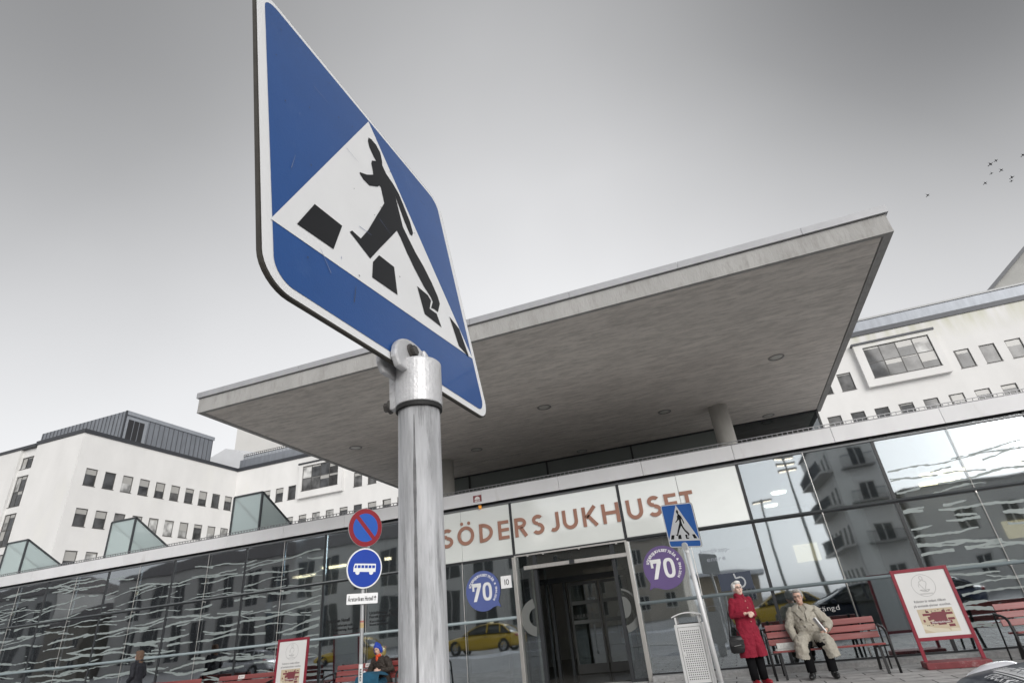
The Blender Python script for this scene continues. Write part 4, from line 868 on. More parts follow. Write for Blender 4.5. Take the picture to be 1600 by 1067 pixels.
cast = pm('cast_clamp', (0.60, 0.60, 0.61), 0.45, 0.35, var=0.14, vs=18, bump=0.12, bs=160, dark=(0.25, 0.245, 0.24), dscale=40, dlo=0.62, dhi=0.80)
boltm = pm('old_bolt', (0.10, 0.095, 0.09), 0.5, 0.6, var=0.3, vs=60)
PED = [(0.498, 0.861), (0.525, 0.846), (0.533, 0.808), (0.516, 0.777), (0.525, 0.76), (0.563, 0.733), (0.589, 0.699), (0.609, 0.645), (0.632, 0.582), (0.631, 0.541), (0.613, 0.528), (0.601, 0.563), (0.592, 0.611), (0.567, 0.658), (0.558, 0.592), (0.561, 0.544), (0.578, 0.467), (0.62, 0.397), (0.686, 0.339), (0.715, 0.303), (0.694, 0.263), (0.653, 0.242), (0.672, 0.271), (0.662, 0.291), (0.584, 0.371), (0.542, 0.442), (0.518, 0.491), (0.477, 0.445), (0.427, 0.379), (0.373, 0.3), (0.348, 0.26), (0.312, 0.273), (0.278, 0.294), (0.287, 0.301), (0.323, 0.291), (0.367, 0.368), (0.431, 0.475), (0.49, 0.568), (0.497, 0.636), (0.448, 0.611), (0.388, 0.573), (0.365, 0.571), (0.366, 0.585), (0.404, 0.61), (0.438, 0.639), (0.457, 0.68), (0.455, 0.707), (0.479, 0.734), (0.497, 0.744), (0.481, 0.769), (0.466, 0.797), (0.466, 0.832)]
STRIPES = [[(0.15, 0.288), (0.242, 0.288), (0.197, 0.191), (0.099, 0.191)], [(0.385, 0.288), (0.446, 0.288), (0.444, 0.194), (0.338, 0.194), (0.35, 0.25)], [(0.575, 0.288), (0.634, 0.288), (0.645, 0.27), (0.622, 0.232), (0.64, 0.215), (0.671, 0.222), (0.671, 0.194), (0.582, 0.194)], [(0.784, 0.287), (0.866, 0.287), (0.911, 0.195), (0.817, 0.195)]]
PED_NEAR = [(0.476, 0.865), (0.494, 0.875), (0.52, 0.874), (0.54, 0.857), (0.543, 0.82), (0.539, 0.793), (0.556, 0.77), (0.595, 0.756), (0.625, 0.733), (0.648, 0.688), (0.67, 0.643), (0.677, 0.599), (0.665, 0.577), (0.651, 0.572), (0.628, 0.611), (0.608, 0.662), (0.593, 0.699), (0.6, 0.644), (0.605, 0.6), (0.608, 0.573), (0.634, 0.542), (0.666, 0.506), (0.708, 0.474), (0.747, 0.43), (0.773, 0.389), (0.778, 0.362), (0.748, 0.313), (0.722, 0.312), (0.701, 0.305), (0.724, 0.341), (0.715, 0.355), (0.678, 0.377), (0.634, 0.422), (0.604, 0.461), (0.577, 0.505), (0.56, 0.523), (0.496, 0.442), (0.431, 0.361), (0.378, 0.293), (0.297, 0.327), (0.309, 0.34), (0.345, 0.339), (0.389, 0.401), (0.445, 0.494), (0.508, 0.597), (0.503, 0.662), (0.494, 0.661), (0.482, 0.646), (0.433, 0.608), (0.403, 0.607), (0.387, 0.617), (0.389, 0.625), (0.427, 0.649), (0.467, 0.685), (0.468, 0.706), (0.466, 0.735), (0.474, 0.755), (0.501, 0.778), (0.486, 0.791), (0.471, 0.815), (0.468, 0.841)]
STRIPES_NEAR = [[(0.166, 0.317), (0.267, 0.325), (0.221, 0.219), (0.101, 0.207)], [(0.427, 0.337), (0.502, 0.343), (0.495, 0.241), (0.374, 0.229), (0.389, 0.289)], [(0.63, 0.349), (0.695, 0.352), (0.712, 0.339), (0.689, 0.296), (0.735, 0.301), (0.752, 0.257), (0.646, 0.254)], [(0.836, 0.341), (0.903, 0.322), (0.935, 0.223), (0.864, 0.237)]]
def tri_fill(mb, pts, M, d):
    """a flat concave outline, ear-clipped, on one level of the sign"""
    from mathutils.geometry import tessellate_polygon
    o = len(mb.v); mb.v += [tuple(M @ Vector((x, d, z))) for x, z in pts]
    mb.f += [tuple(o + i for i in f) for f in tessellate_polygon([[Vector((x, z, 0)) for x, z in pts]])]; return mb
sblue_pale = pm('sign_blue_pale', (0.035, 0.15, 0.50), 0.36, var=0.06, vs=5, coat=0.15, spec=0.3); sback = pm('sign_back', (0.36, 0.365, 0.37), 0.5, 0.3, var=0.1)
def crossing_face(plate_parent, M, s, world=True, near=False):
    k = lambda P: [((x - 0.5) * s, z * s) for x, z in P]; p = plate_parent
    pl_ = MB(); pl_.prism(rrect(s, s, 0.075 * s, 8), M, 0.0, 0.0055)
    plate = pl_.build('sign_plate', salu, p, world=world)
    f = MB(); tri_fill(f, rrect(s * 0.992, s * 0.992, 0.072 * s, 8, z0=0.004 * s), M, -0.0006); f.build('white_border', swhite, plate, world=world)
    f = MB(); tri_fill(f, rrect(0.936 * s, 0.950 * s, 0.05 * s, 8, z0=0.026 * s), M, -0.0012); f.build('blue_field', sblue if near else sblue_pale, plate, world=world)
    f = MB(); tri_fill(f, rrect(s * 0.985, s * 0.985, 0.07 * s, 8, z0=0.0075 * s), M, 0.0062); f.build('back_sheet', sback, plate, world=world)
    f = MB(); tri_fill(f, k([(0.026, 0.165), (0.968, 0.230), (0.495, 0.966)] if near else [(0.02, 0.150), (0.98, 0.150), (0.5, 0.972)]), M, -0.0018); f.build('white_triangle', swhite, plate, world=world)
    f = MB(); tri_fill(f, k(PED_NEAR if near else PED), M, -0.0024); f.build('walking_figure', sblack, plate, world=world)
    for q in (STRIPES_NEAR if near else STRIPES): f = MB(); tri_fill(f, k(q), M, -0.0024); f.build('road_stripe', sblack, plate, world=world)
    return plate
def frame(a, b, c): return RZ(a) @ RX(b) @ RY(c)
def hexbolt(mb, c, axis, r, h):
    c = Vector(c); a = Vector(axis).normalized(); mb.tube([c, c + a * h], r, 6); mb.tube([c, c + a * h * 0.3], r * 1.5, 14); return mb
# the big one, an arm's length from the lens
BS = thing('crossing_sign', 'big blue and white pedestrian crossing sign filling the near left, on a galvanised pole', 'road sign', (-0.3690, -12.959, -0.12))
M = T(-0.3815, -12.959, 1.691) @ frame(1.540, -0.1455, -0.0185)
plate = crossing_face(BS, M, 0.6, near=True)
rs = random.Random(8); sc1 = MB(); sc2 = MB()
for i in range(16):
    x, z = rs.uniform(-.25, .25), rs.uniform(.05, .55); a = rs.uniform(-.6, .6) + 1.57 * (i % 2); l = rs.choice([.004, .006, .02, .035]); w = rs.uniform(.0004, .0009)
    stroke_pts = [(x, z), (x + l * math.cos(a), z + l * math.sin(a))]; dx, dz = math.cos(a), math.sin(a)
    tri_fill(sc1 if i % 3 else sc2, [(x - dz * w, z + dx * w), (x + dz * w, z - dx * w), (x + dx * l + dz * w * .3, z + dz * l - dx * w * .3), (x + dx * l - dz * w * .3, z + dz * l + dx * w * .3)], M, -0.0029)
for i in range(22):
    x, z = rs.uniform(-.27, .27), rs.uniform(.02, .58); tri_fill(sc2, [(x + rs.uniform(.0008, .002) * math.cos(t), z + rs.uniform(.0008, .002) * math.sin(t)) for t in (0, 1.2, 2.5, 3.7, 5)], M, -0.00295)
sc1.build('scratches', pm('scratch_pale', (0.16, 0.20, 0.34), 0.6), plate, recalc=False); sc2.build('dirt_specks', pm('speck_dark', (0.05, 0.05, 0.05), 0.7), plate, recalc=False)
PX, PY = -0.3685, -12.957
MB().tube([(PX, PY, -0.12), (PX, PY, 0.8), (PX, PY, 1.672)], 0.0302, 40).build('pole', galv, BS, smooth=True)
se = MB(); rs = random.Random(12); z = 0.1; an = math.atan2(-0.969, 0.254); L_ = []
while z < 1.62:
    w = 0.045 + 0.05 * mnoise.noise(Vector((0, 0, z * 9))) + 0.02 * rs.random(); L_.append([Vector((PX + 0.03035 * math.cos(an + q), PY + 0.03035 * math.sin(an + q), z)) for q in (-w, -w * .3, w * .3, w)]); z += 0.012
se.loft(L_, cap=False, closed=False); se.build('weld_seam', pm('seam_dark', (0.16, 0.16, 0.165), 0.6, 0.2, var=0.4, vs=60), BS)
MB().ring((0, 0), 0.0304, 0.0338, T(PX, PY, 0) @ RX(R(-90)), -1.6255, -1.6315, 40).build('clamp_shadow_band', pm('shadow_black', (0.015, 0.015, 0.015), 0.7), BS)  # black ring standing in for the shadow band at the sleeve's lower edge
cl = MB(); cl.ring((0, 0), 0.0303, 0.0345, T(PX, PY, 0) @ RX(R(-90)), -1.632, -1.700, 40)
cl.tube([(PX, PY, 1.694), (PX, PY, 1.7025)], [0.0335, 0.032], 36)
cl = cl.build('clamp', cast, BS, smooth=False, bevel=0.0015)
fl = MB().bar((PX - 0.036, PY - 0.008, 1.633), (PX - 0.036, PY - 0.008, 1.690), 0.012, 0.014); fl.build('clamp_flange', cast, cl, bevel=0.002)
ear = MB()
eo = [(-0.052, -0.012)] + [(0.0 + 0.058 * math.cos(R(a)), 0.004 + 0.046 * math.sin(R(a))) for a in range(180, -1, -12)] + [(0.052, -0.012)]
for d0, d1 in ((-0.014, -0.003), (0.0135, 0.022)): ear.prism(eo, M, d0, d1)
ear.bar(M @ Vector((0.0, -0.012, 0.005)), (PX, PY, 1.69), 0.05, 0.03)
ear.prism([(0.018, -0.004), (0.03, -0.004), (0.03, 0.034), (0.018, 0.04)], M, -0.022, -0.0145)
ear.build('clamp_ear', cast, cl, bevel=0.003)
fr_ = -(M.to_3x3() @ Vector((0, 1, 0)))
for c_, ax_, r_, h_ in ((M @ Vector((-0.012, -0.0145, 0.026)), fr_, 0.0085, 0.008), (M @ Vector((0.052, -0.0145, 0.006)), fr_, 0.007, 0.007), ((PX - 0.042, PY - 0.008, 1.640), (-1, -0.2, 0), 0.007, 0.010)):
    hexbolt(MB(), c_, ax_, r_, h_).build('bolt', boltm, cl)
# the small one by the litter bin
SS = thing('crossing_sign', 'small pedestrian crossing sign on a pole beside the perforated litter bin', 'road sign', (-0.42, -4.97, 0))
M = T(-0.489, -5.014, 2.062) @ frame(-0.697, 0.166, 0.131)
pb, pt = Vector((-0.415, -4.985, 0.0)), Vector((-0.487, -4.985, 2.09))
crossing_face(SS, M, 0.6)
MB().tube([pb, (pb + pt) / 2, pt], 0.030, 24).build('pole', pm('pale_pole', (0.60, 0.60, 0.60), 0.45, 0.25, var=0.1, vs=12, stretch=(1, 1, 0.1)), SS, smooth=True)
c2_ = MB(); c2_.tube([pt - Vector((0, 0, 0.10)), pt + Vector((0, 0, 0.0))], 0.036, 20); c2_.prism([(-0.045, -0.02)] + [(0.05 * math.cos(R(a)), 0.03 + 0.04 * math.sin(R(a))) for a in range(180, -1, -15)] + [(0.045, -0.02)], M, -0.02, -0.003)
c2_.build('clamp', pm('pale_clamp', (0.66, 0.66, 0.66), 0.45, 0.2, var=0.08), SS)

# ------------------------------------------------------------------ no parking + bus lane post
NP = thing('sign_post', 'post with a no parking disc, a blue bus disc and a hotel direction plate', 'road sign', (-5.42, -5.62, -0.12))
sred = pm('sign_red', (0.24, 0.008, 0.018), 0.4, coat=0.1, var=0.05); sbl2 = pm('sign_deep_blue', (0.005, 0.045, 0.36), 0.4, coat=0.1, var=0.05)
a_ = R(50); BX, BY = -5.40, -5.60
PBX, PBY = BX - 0.045, BY + 0.035
MB().tube([(PBX, PBY, -0.12), (PBX, PBY, 1.2), (PBX, PBY, 3.24)], 0.03, 20).build('pole', pm('worn_pole', (0.34, 0.345, 0.35), 0.5, 0.4, var=0.2, vs=14, stretch=(1, 1, 0.2), dark=(0.16, 0.15, 0.14), dscale=6, dlo=0.58, dhi=0.7), NP, smooth=True)
def disc(cz, a, tilt):
    M = T(BX, BY, cz) @ frame(a, tilt[0], tilt[1])
    return M, MB().prism(circ(0, 0, 0.30, n=56), M, 0.0, 0.016).build('disc', pm('disc_rim', (0.45, 0.45, 0.45), 0.4, 0.3), NP)
M, d = disc(2.965, R(62), (0.05, 0.03)); d.name = 'no_parking_disc'
f = MB(); tri_fill(f, circ(0, 0, 0.297, n=56), M, -0.001); f.build('red_border', sred, d)
f = MB(); tri_fill(f, circ(0, 0, 0.222, n=56), M, -0.002); f.build('blue_field', pm('sign_mid_blue', (0.012, 0.09, 0.42), 0.4, coat=0.1, var=0.05), d)
f = MB(); q = 0.032; L = 0.226; tri_fill(f, [((-L + q) * .7071, (L + q) * .7071), ((-L - q) * .7071, (L - q) * .7071), ((L - q) * .7071, (-L - q) * .7071), ((L + q) * .7071, (-L + q) * .7071)], M, -0.003); f.build('red_bar', sred, d)
M, d = disc(2.345, R(58), (0.05, 0.03)); d.name = 'bus_disc'
f = MB(); tri_fill(f, circ(0, 0, 0.297, n=56), M, -0.001); f.build('white_border', swhite, d)
f = MB(); tri_fill(f, circ(0, 0, 0.278, n=56), M, -0.002); f.build('blue_field', sbl2, d)
f = MB(); tri_fill(f, [(-0.185, -0.055), (-0.185, 0.01), (-0.172, 0.058), (-0.16, 0.066), (0.185, 0.066), (0.19, 0.058), (0.19, -0.055)], M, -0.003)
for x in (-0.115, 0.115): tri_fill(f, circ(x, -0.062, 0.036, n=20), M, -0.0031)
f.build('bus_symbol', swhite, d)
f = MB(); tri_fill(f, [(-0.172, 0.0), (-0.158, 0.042), (-0.135, 0.042), (-0.135, 0.0)], M, -0.004)
for k in range(5): x = -0.118 + k * 0.061; tri_fill(f, [(x, 0.0), (x + .048, 0.0), (x + .048, 0.042), (x, 0.042)], M, -0.004)
f.build('bus_windows', sbl2, d)
M = T(BX - 0.02, BY - 0.015, 1.80) @ frame(R(40), 0.05, 0.02)
pl_ = MB().prism(rrect(0.47, 0.15, 0.01, 3, z0=0.03), M, 0.0, 0.012).build('direction_plate', swhite, NP)
tm = MB(); text_mb(tm, 'Årstaviken Hotell', M, -0.215, 0.165, 0.075, 0.062, 0.03, 0.0015); tri_fill(tm, [(0.190, 0.07), (0.198, 0.07), (0.198, 0.11), (0.214, 0.11), (0.194, 0.14), (0.174, 0.11), (0.190, 0.11)], M, -0.0015); tm.build('plate_lettering', sblack, pl_, recalc=False)
stk = MB().tube([(PBX, PBY, 0.12), (PBX, PBY, 1.02)], 0.0312, 20, cap=False); stk.build('paper_strip', pm('paper_white', (0.68, 0.68, 0.68), 0.6), NP, smooth=True)
tm = MB(); Mx = T(PBX + 0.014, PBY - 0.030, 0) @ RZ(R(25)) @ RY(R(-90)); text_mb(tm, 'Pappa Kom', Mx, 0.36, 0.96, -0.014, 0.036, 0.03, 0.002); tm.build('strip_lettering', sblack, NP, recalc=False)
MB().tube([(PBX, PBY, 1.50), (PBX, PBY, 1.57)], 0.031, 16, cap=False).build('sticker', pm('ochre_sticker', (0.45, 0.33, 0.16), 0.6, var=0.3, vs=40), NP); MB().tube([(PBX, PBY, 1.575), (PBX, PBY, 1.60)], 0.0311, 16, cap=False).build('sticker', pm('red_sticker', (0.4, 0.12, 0.1), 0.6), NP)

# ------------------------------------------------------------------ litter bin
LB = thing('litter_bin', 'pale perforated metal litter bin with an arched hood', 'litter bin', (-0.695, -4.9, 0))
binm = pm('bin_paint', (0.62, 0.62, 0.615), 0.45, 0.1, var=0.06, vs=6, dark=(0.4, 0.39, 0.37), dscale=7, dlo=0.64, dhi=0.78)
MB().box(-0.19, 0.19, 0.0, 0.30, 0.30, 1.11).build('body', binm, LB, world=False, bevel=0.008)
dr = MB().box(-0.147, 0.147, -0.008, -0.001, 0.42, 1.07).build('door', binm, LB, world=False)
MB().box(-0.152, -0.148, -0.004, -0.0005, 0.415, 1.075).box(0.148, 0.153, -0.004, -0.0005, 0.415, 1.075).box(-0.148, 0.148, -0.004, -0.0005, 1.071, 1.075).box(-0.148, 0.148, -0.0042, -0.0005, 0.41, 0.418).build('door_gap', pm('gap_dark', (0.06, 0.06, 0.06), 0.7), dr, world=False)
pf = MB()
for r_ in range(23):
    for c_ in range(10):
        if r_ in (11, 12) and c_ == 0: continue
        x = -0.117 + c_ * 0.026; z = 0.465 + r_ * 0.0255; pf.add([(x - .0062, -0.0088, z - .0062), (x + .0062, -0.0088, z - .0062), (x + .0062, -0.0088, z + .0062), (x - .0062, -0.0088, z + .0062)], [(0, 1, 2, 3)])
pf.build('perforations', pm('hole_dark', (0.03, 0.03, 0.03), 0.8), dr, world=False)
MB().prism(circ(-0.132, 0.75, 0.008, n=12), I4, -0.013, -0.0085).build('lock', steel, dr, world=False)
for x in (-0.155, 0.155): MB().box(x - 0.012, x + 0.012, 0.0, 0.012, 1.111, 1.20).box(x - 0.012, x + 0.012, 0.28, 0.292, 1.111, 1.20).build('hood_post', binm, LB, world=False)
hd = MB(); rr_ = [[Vector((x, y, 1.195 + 0.045 * (1 - (x / 0.2) ** 2) + dz)) for x in [-0.2 + 0.04 * i for i in range(11)]] for y, dz in ((-0.02, 0.0), (-0.02, 0.014), (0.31, 0.014), (0.31, 0.0))]
hd.loft(rr_ + [rr_[0]], cap=False, closed=False); hd.build('hood', binm, LB, world=False)
MB().box(-0.17, 0.17, 0.02, 0.28, 1.112, 1.116).build('opening', MATS['hole_dark'], LB, world=False)
MB().box(-0.1, 0.1, 0.06, 0.24, 0.0, 0.299).build('foot', binm, LB, world=False)

# ------------------------------------------------------------------ benches
wood = pm('red_slat', (0.22, 0.045, 0.042), 0.42, var=0.16, vs=5, stretch=(0.3, 4, 4), dark=(0.27, 0.12, 0.115), dscale=2, dlo=0.5, dhi=0.75, coat=0.15, bump=0.1, bs=40, rnd=0.10)
iron = pm('black_iron', (0.012, 0.012, 0.013), 0.45, 0.0, var=0.2, spec=0.3)
def make_bench(label, x, y=-1.04, rz=0.0):
    t = thing('bench', label, 'bench', (x, y, 0), rz, 'red slatted benches along the glass')
    L = 1.86
    for k, (yy, zz) in enumerate(((0.19, 0.795), (0.165, 0.675), (0.14, 0.555))):
        MB().box(0.0, L, -0.014, 0.014, -0.05, 0.05, T(0, yy, zz) @ RX(R(-12))).build('back_slat', wood, t, world=False, bevel=0.006)
    for k in range(4):
        yy = -0.27 + k * 0.11; MB().box(0.02, L - 0.02, -0.048, 0.048, -0.014, 0.014, T(0, yy, 0.43 - k * 0.008)).build('seat_slat', wood, t, world=False, bevel=0.006)
    for xx in (0.13, L - 0.13):
        lg = MB()
        lg.bar((xx, -0.37, 0), (xx, -0.29, 0.40), 0.045, 0.035, up=(0, 1, 0)); lg.build('front_leg', iron, t, world=False)
        lg = MB(); lg.bar((xx, 0.28, 0), (xx, 0.13, 0.40), 0.045, 0.03, up=(0, 1, 0)); lg.bar((xx, 0.13, 0.38), (xx, 0.222, 0.86), 0.045, 0.02, up=(0, 1, 0)); lg.build('rear_leg', iron, t, world=False)
        MB().bar((xx, -0.32, 0.395), (xx, 0.14, 0.37), 0.045, 0.03).build('seat_bearer', iron, t, world=False)
        xa = xx + (-0.17 if xx < 1 else 0.17)
        ar = [(xa, 0.17, 0.70), (xa, 0.05, 0.685), (xa, -0.12, 0.672), (xa, -0.24, 0.65), (xa, -0.31, 0.60), (xa, -0.335, 0.50), (xa, -0.355, 0.32), (xa, -0.40, 0.0)]
        MB().tube(ar, 0.021, 10).build('armrest', iron, t, world=False, smooth=True)
        MB().tube([(xa, 0.19, 0.70), (xa, 0.24, 0.25), (xa, 0.27, 0.0)], 0.014, 8).bar((xa, -0.345, 0.41), (xx, -0.30, 0.40), 0.03, 0.02).bar((xa, 0.17, 0.70), (xx, 0.18, 0.69), 0.03, 0.02).build('end_frame', iron, t, world=False)
    return t
make_bench('red slatted bench on which the man in the beige coat sits', 0.38)
make_bench('red slatted bench at the right edge, beyond the tilted notice board', 4.12)
bl1 = make_bench('red slatted bench with the blue hooded person, behind the bus sign post', -9.27)
bl2 = make_bench('red slatted bench left of the left notice board, white label on its top slat', -12.85)
make_bench('red slatted bench farthest left, near the woman in the dark coat', -15.3)
for b_, x0 in ((bl2, 0.62), (bl1, 0.78)):
    sl = MB().box(x0, x0 + 0.2, -0.0165, -0.0145, -0.035, 0.045, T(0, 0.19, 0.795) @ RX(R(-12))).build('back_label', pm('label_white', (0.62, 0.60, 0.58), 0.6), b_, world=False)
    q = MB(); [q.box(x0 + 0.08, x0 + 0.17, -0.0185, -0.0175, z - 0.004, z + 0.004, T(0, 0.19, 0.795) @ RX(R(-12))) for z in (0.015, -0.002)]; q.box(x0 + 0.03, x0 + 0.06, -0.0185, -0.0175, -0.01, 0.02, T(0, 0.19, 0.795) @ RX(R(-12))); q.build('label_print', pm('label_grey', (0.25, 0.22, 0.22), 0.6), sl, world=False)

# ------------------------------------------------------------------ notice boards
mar = pm('maroon_paint', (0.22, 0.012, 0.028), 0.4, var=0.12, vs=8, coat=0.2, dark=(0.30, 0.06, 0.06), dscale=9, dlo=0.62, dhi=0.75)
paper = pm('poster_white', (0.66, 0.655, 0.645), 0.35, var=0.03, coat=0.4); ink = pm('poster_ink', (0.10, 0.10, 0.105), 0.5); beige = pm('map_beige', (0.50, 0.42, 0.30), 0.5, var=0.05); mapr = pm('map_maroon', (0.17, 0.035, 0.045), 0.5); mapl = pm('map_cream', (0.60, 0.55, 0.43), 0.5)
def stroke(mb, pts, w, M, d):
    for (x0, z0), (x1, z1) in zip(pts[:-1], pts[1:]):
        dx, dz = x1 - x0, z1 - z0; l = math.hypot(dx, dz) or 1; px, pz = -dz / l * w / 2, dx / l * w / 2
        tri_fill(mb, [(x0 + px, z0 + pz), (x0 - px, z0 - pz), (x1 - px, z1 - pz), (x1 + px, z1 + pz)], M, d)
def board(label, x, y, rz, lean):
    t = thing('notice_board', label, 'notice board', (x, y, 0), rz, 'maroon framed smoking notice boards'); w = 0.89
    M = T(0, 0, 0.06) @ RX(lean); 
    for sx in (-1, 1): MB().box(sx * w / 2 - (0.055 if sx > 0 else 0), sx * w / 2 + (0 if sx > 0 else 0.055), -0.02, 0.02, 0.0, 1.475, M).build('side_rail', mar, t, world=False, bevel=0.004)
    MB().box(-w / 2 + 0.055, w / 2 - 0.055, -0.02, 0.02, 1.42, 1.475, M).box(-w / 2 + 0.055, w / 2 - 0.055, -0.02, 0.02, 0.34, 0.395, M).build('cross_rail', mar, t, world=False, bevel=0.004)
    MB().box(-w / 2 - 0.02, w / 2 + 0.02, -0.20, 0.22, 0.0, 0.10).build('base', pm('base_maroon', (0.17, 0.03, 0.035), 0.6, var=0.2, vs=5, dark=(0.3, 0.18, 0.18), dscale=6, dlo=0.55, dhi=0.7), t, world=False, bevel=0.012)
    sh = MB().box(-w / 2 + 0.055, w / 2 - 0.055, -0.008, 0.012, 0.395, 1.42, M).build('poster', paper, t, world=False)
    P = MB(); Mp = M @ T(0, -0.0085, 0); cx, cz, rr = -0.01, 1.19, 0.178
    P.ring((cx, cz), rr - 0.003, rr, Mp, -0.0015, -0.0005, 48)
    hd_ = [(cx + 0.024 * math.cos(a), cz + 0.118 + 0.032 * math.sin(a)) for a in [i * math.pi / 8 for i in range(17)]]; stroke(P, hd_, 0.004, Mp, -0.001)
    stroke(P, [(cx - 0.02, cz + 0.09), (cx - 0.012, cz + 0.076), (cx - 0.05, cz + 0.06), (cx - 0.056, cz + 0.03), (cx - 0.03, cz - 0.02), (cx - 0.008, cz - 0.06), (cx, cz - 0.085)], 0.004, Mp, -0.001)
    stroke(P, [(cx + 0.02, cz + 0.09), (cx + 0.012, cz + 0.076), (cx + 0.05, cz + 0.06), (cx + 0.056, cz + 0.03), (cx + 0.03, cz - 0.02), (cx + 0.014, cz - 0.06), (cx + 0.012, cz - 0.085)], 0.004, Mp, -0.0012)
    stroke(P, [(cx - 0.075, cz - 0.07), (cx - 0.05, cz - 0.085), (cx - 0.01, cz - 0.10), (cx + 0.03, cz - 0.10), (cx + 0.07, cz - 0.075), (cx + 0.05, cz - 0.068), (cx + 0.01, cz - 0.082), (cx - 0.04, cz - 0.07), (cx - 0.075, cz - 0.07)], 0.005, Mp, -0.0014)
    stroke(P, [(cx - 0.075, cz + 0.03), (cx - 0.068, cz + 0.01), (cx - 0.08, cz - 0.01), (cx - 0.07, cz - 0.03)], 0.003, Mp, -0.001)
    for z in (0.128, 0.14): stroke(P, [(cx - 0.1, cz - z), (cx + 0.1, cz - z)], 0.003, Mp, -0.001)
    P.build('poster_emblem', ink, sh, world=False)
    P = MB(); text_mb(P, 'Rökning är endast tillåten', Mp, -0.25, 0.23, 0.925, 0.04, 0.014, 0.001); text_mb(P, 'på anvisade platser utomhus.', Mp, -0.28, 0.28, 0.855, 0.04, 0.014, 0.001); P.build('poster_lettering', ink, sh, world=False, recalc=False)
    mp = MB(); tri_fill(mp, [(-0.26, 0.455), (0.27, 0.455), (0.27, 0.82), (-0.26, 0.82)], Mp, -0.001); mpo = mp.build('map', beige, sh, world=False)
    mp = MB(); tri_fill(mp, [(-0.259, 0.60), (-0.1, 0.53), (0.1, 0.50), (0.13, 0.456), (-0.1, 0.456), (-0.259, 0.52)], Mp, -0.0015); tri_fill(mp, [(0.13, 0.456), (0.27, 0.456), (0.27, 0.50), (0.14, 0.51)], Mp, -0.0015); mp.build('map_ground', mapl, mpo, world=False)
    mp = MB()
    for i, (a, b, c, d) in enumerate(((-0.20, 0.25, 0.715, 0.75), (-0.10, 0.14, 0.65, 0.715), (-0.06, 0.12, 0.75, 0.765), (-0.13, 0.20, 0.585, 0.625), (-0.06, 0.14, 0.625, 0.65), (-0.14, -0.10, 0.64, 0.70), (0.15, 0.25, 0.63, 0.665), (0.10, 0.15, 0.70, 0.785), (-0.14, -0.1, 0.76, 0.79), (-0.22, -0.19, 0.62, 0.66), (0.13, 0.22, 0.53, 0.57), (-0.02, 0.1, 0.565, 0.585), (0.19, 0.23, 0.765, 0.785))):
        tri_fill(mp, [(a, c), (b, c), (b, d), (a, d)], Mp, -0.002 - 0.00005 * i)
    mp.build('map_buildings', mapr, mpo, world=False)
    mp = MB(); rs = random.Random(4)
    for i in range(16): a, c = rs.uniform(-0.2, 0.2), rs.choice([0.76, 0.775, 0.79, 0.575, 0.56]); tri_fill(mp, [(a, c), (a + 0.012, c), (a + 0.012, c + 0.014), (a, c + 0.014)], Mp, -0.003 - 0.00004 * i)
    mp.build('map_markers', sblack, mpo, world=False)
    mp = MB(); text_mb(mp, 'Södersjukhuset', Mp, -0.11, 0.17, 0.597, 0.03, 0.02, 0.004); mp.build('map_lettering', paper, mpo, world=False, recalc=False)
    return t
board('maroon framed smoking notice board between two benches at the right', 3.17, -1.16, R(-2), R(-3))
board('maroon framed smoking notice board at the lower left, before the rail', -10.42, -1.15, R(3), R(-3))

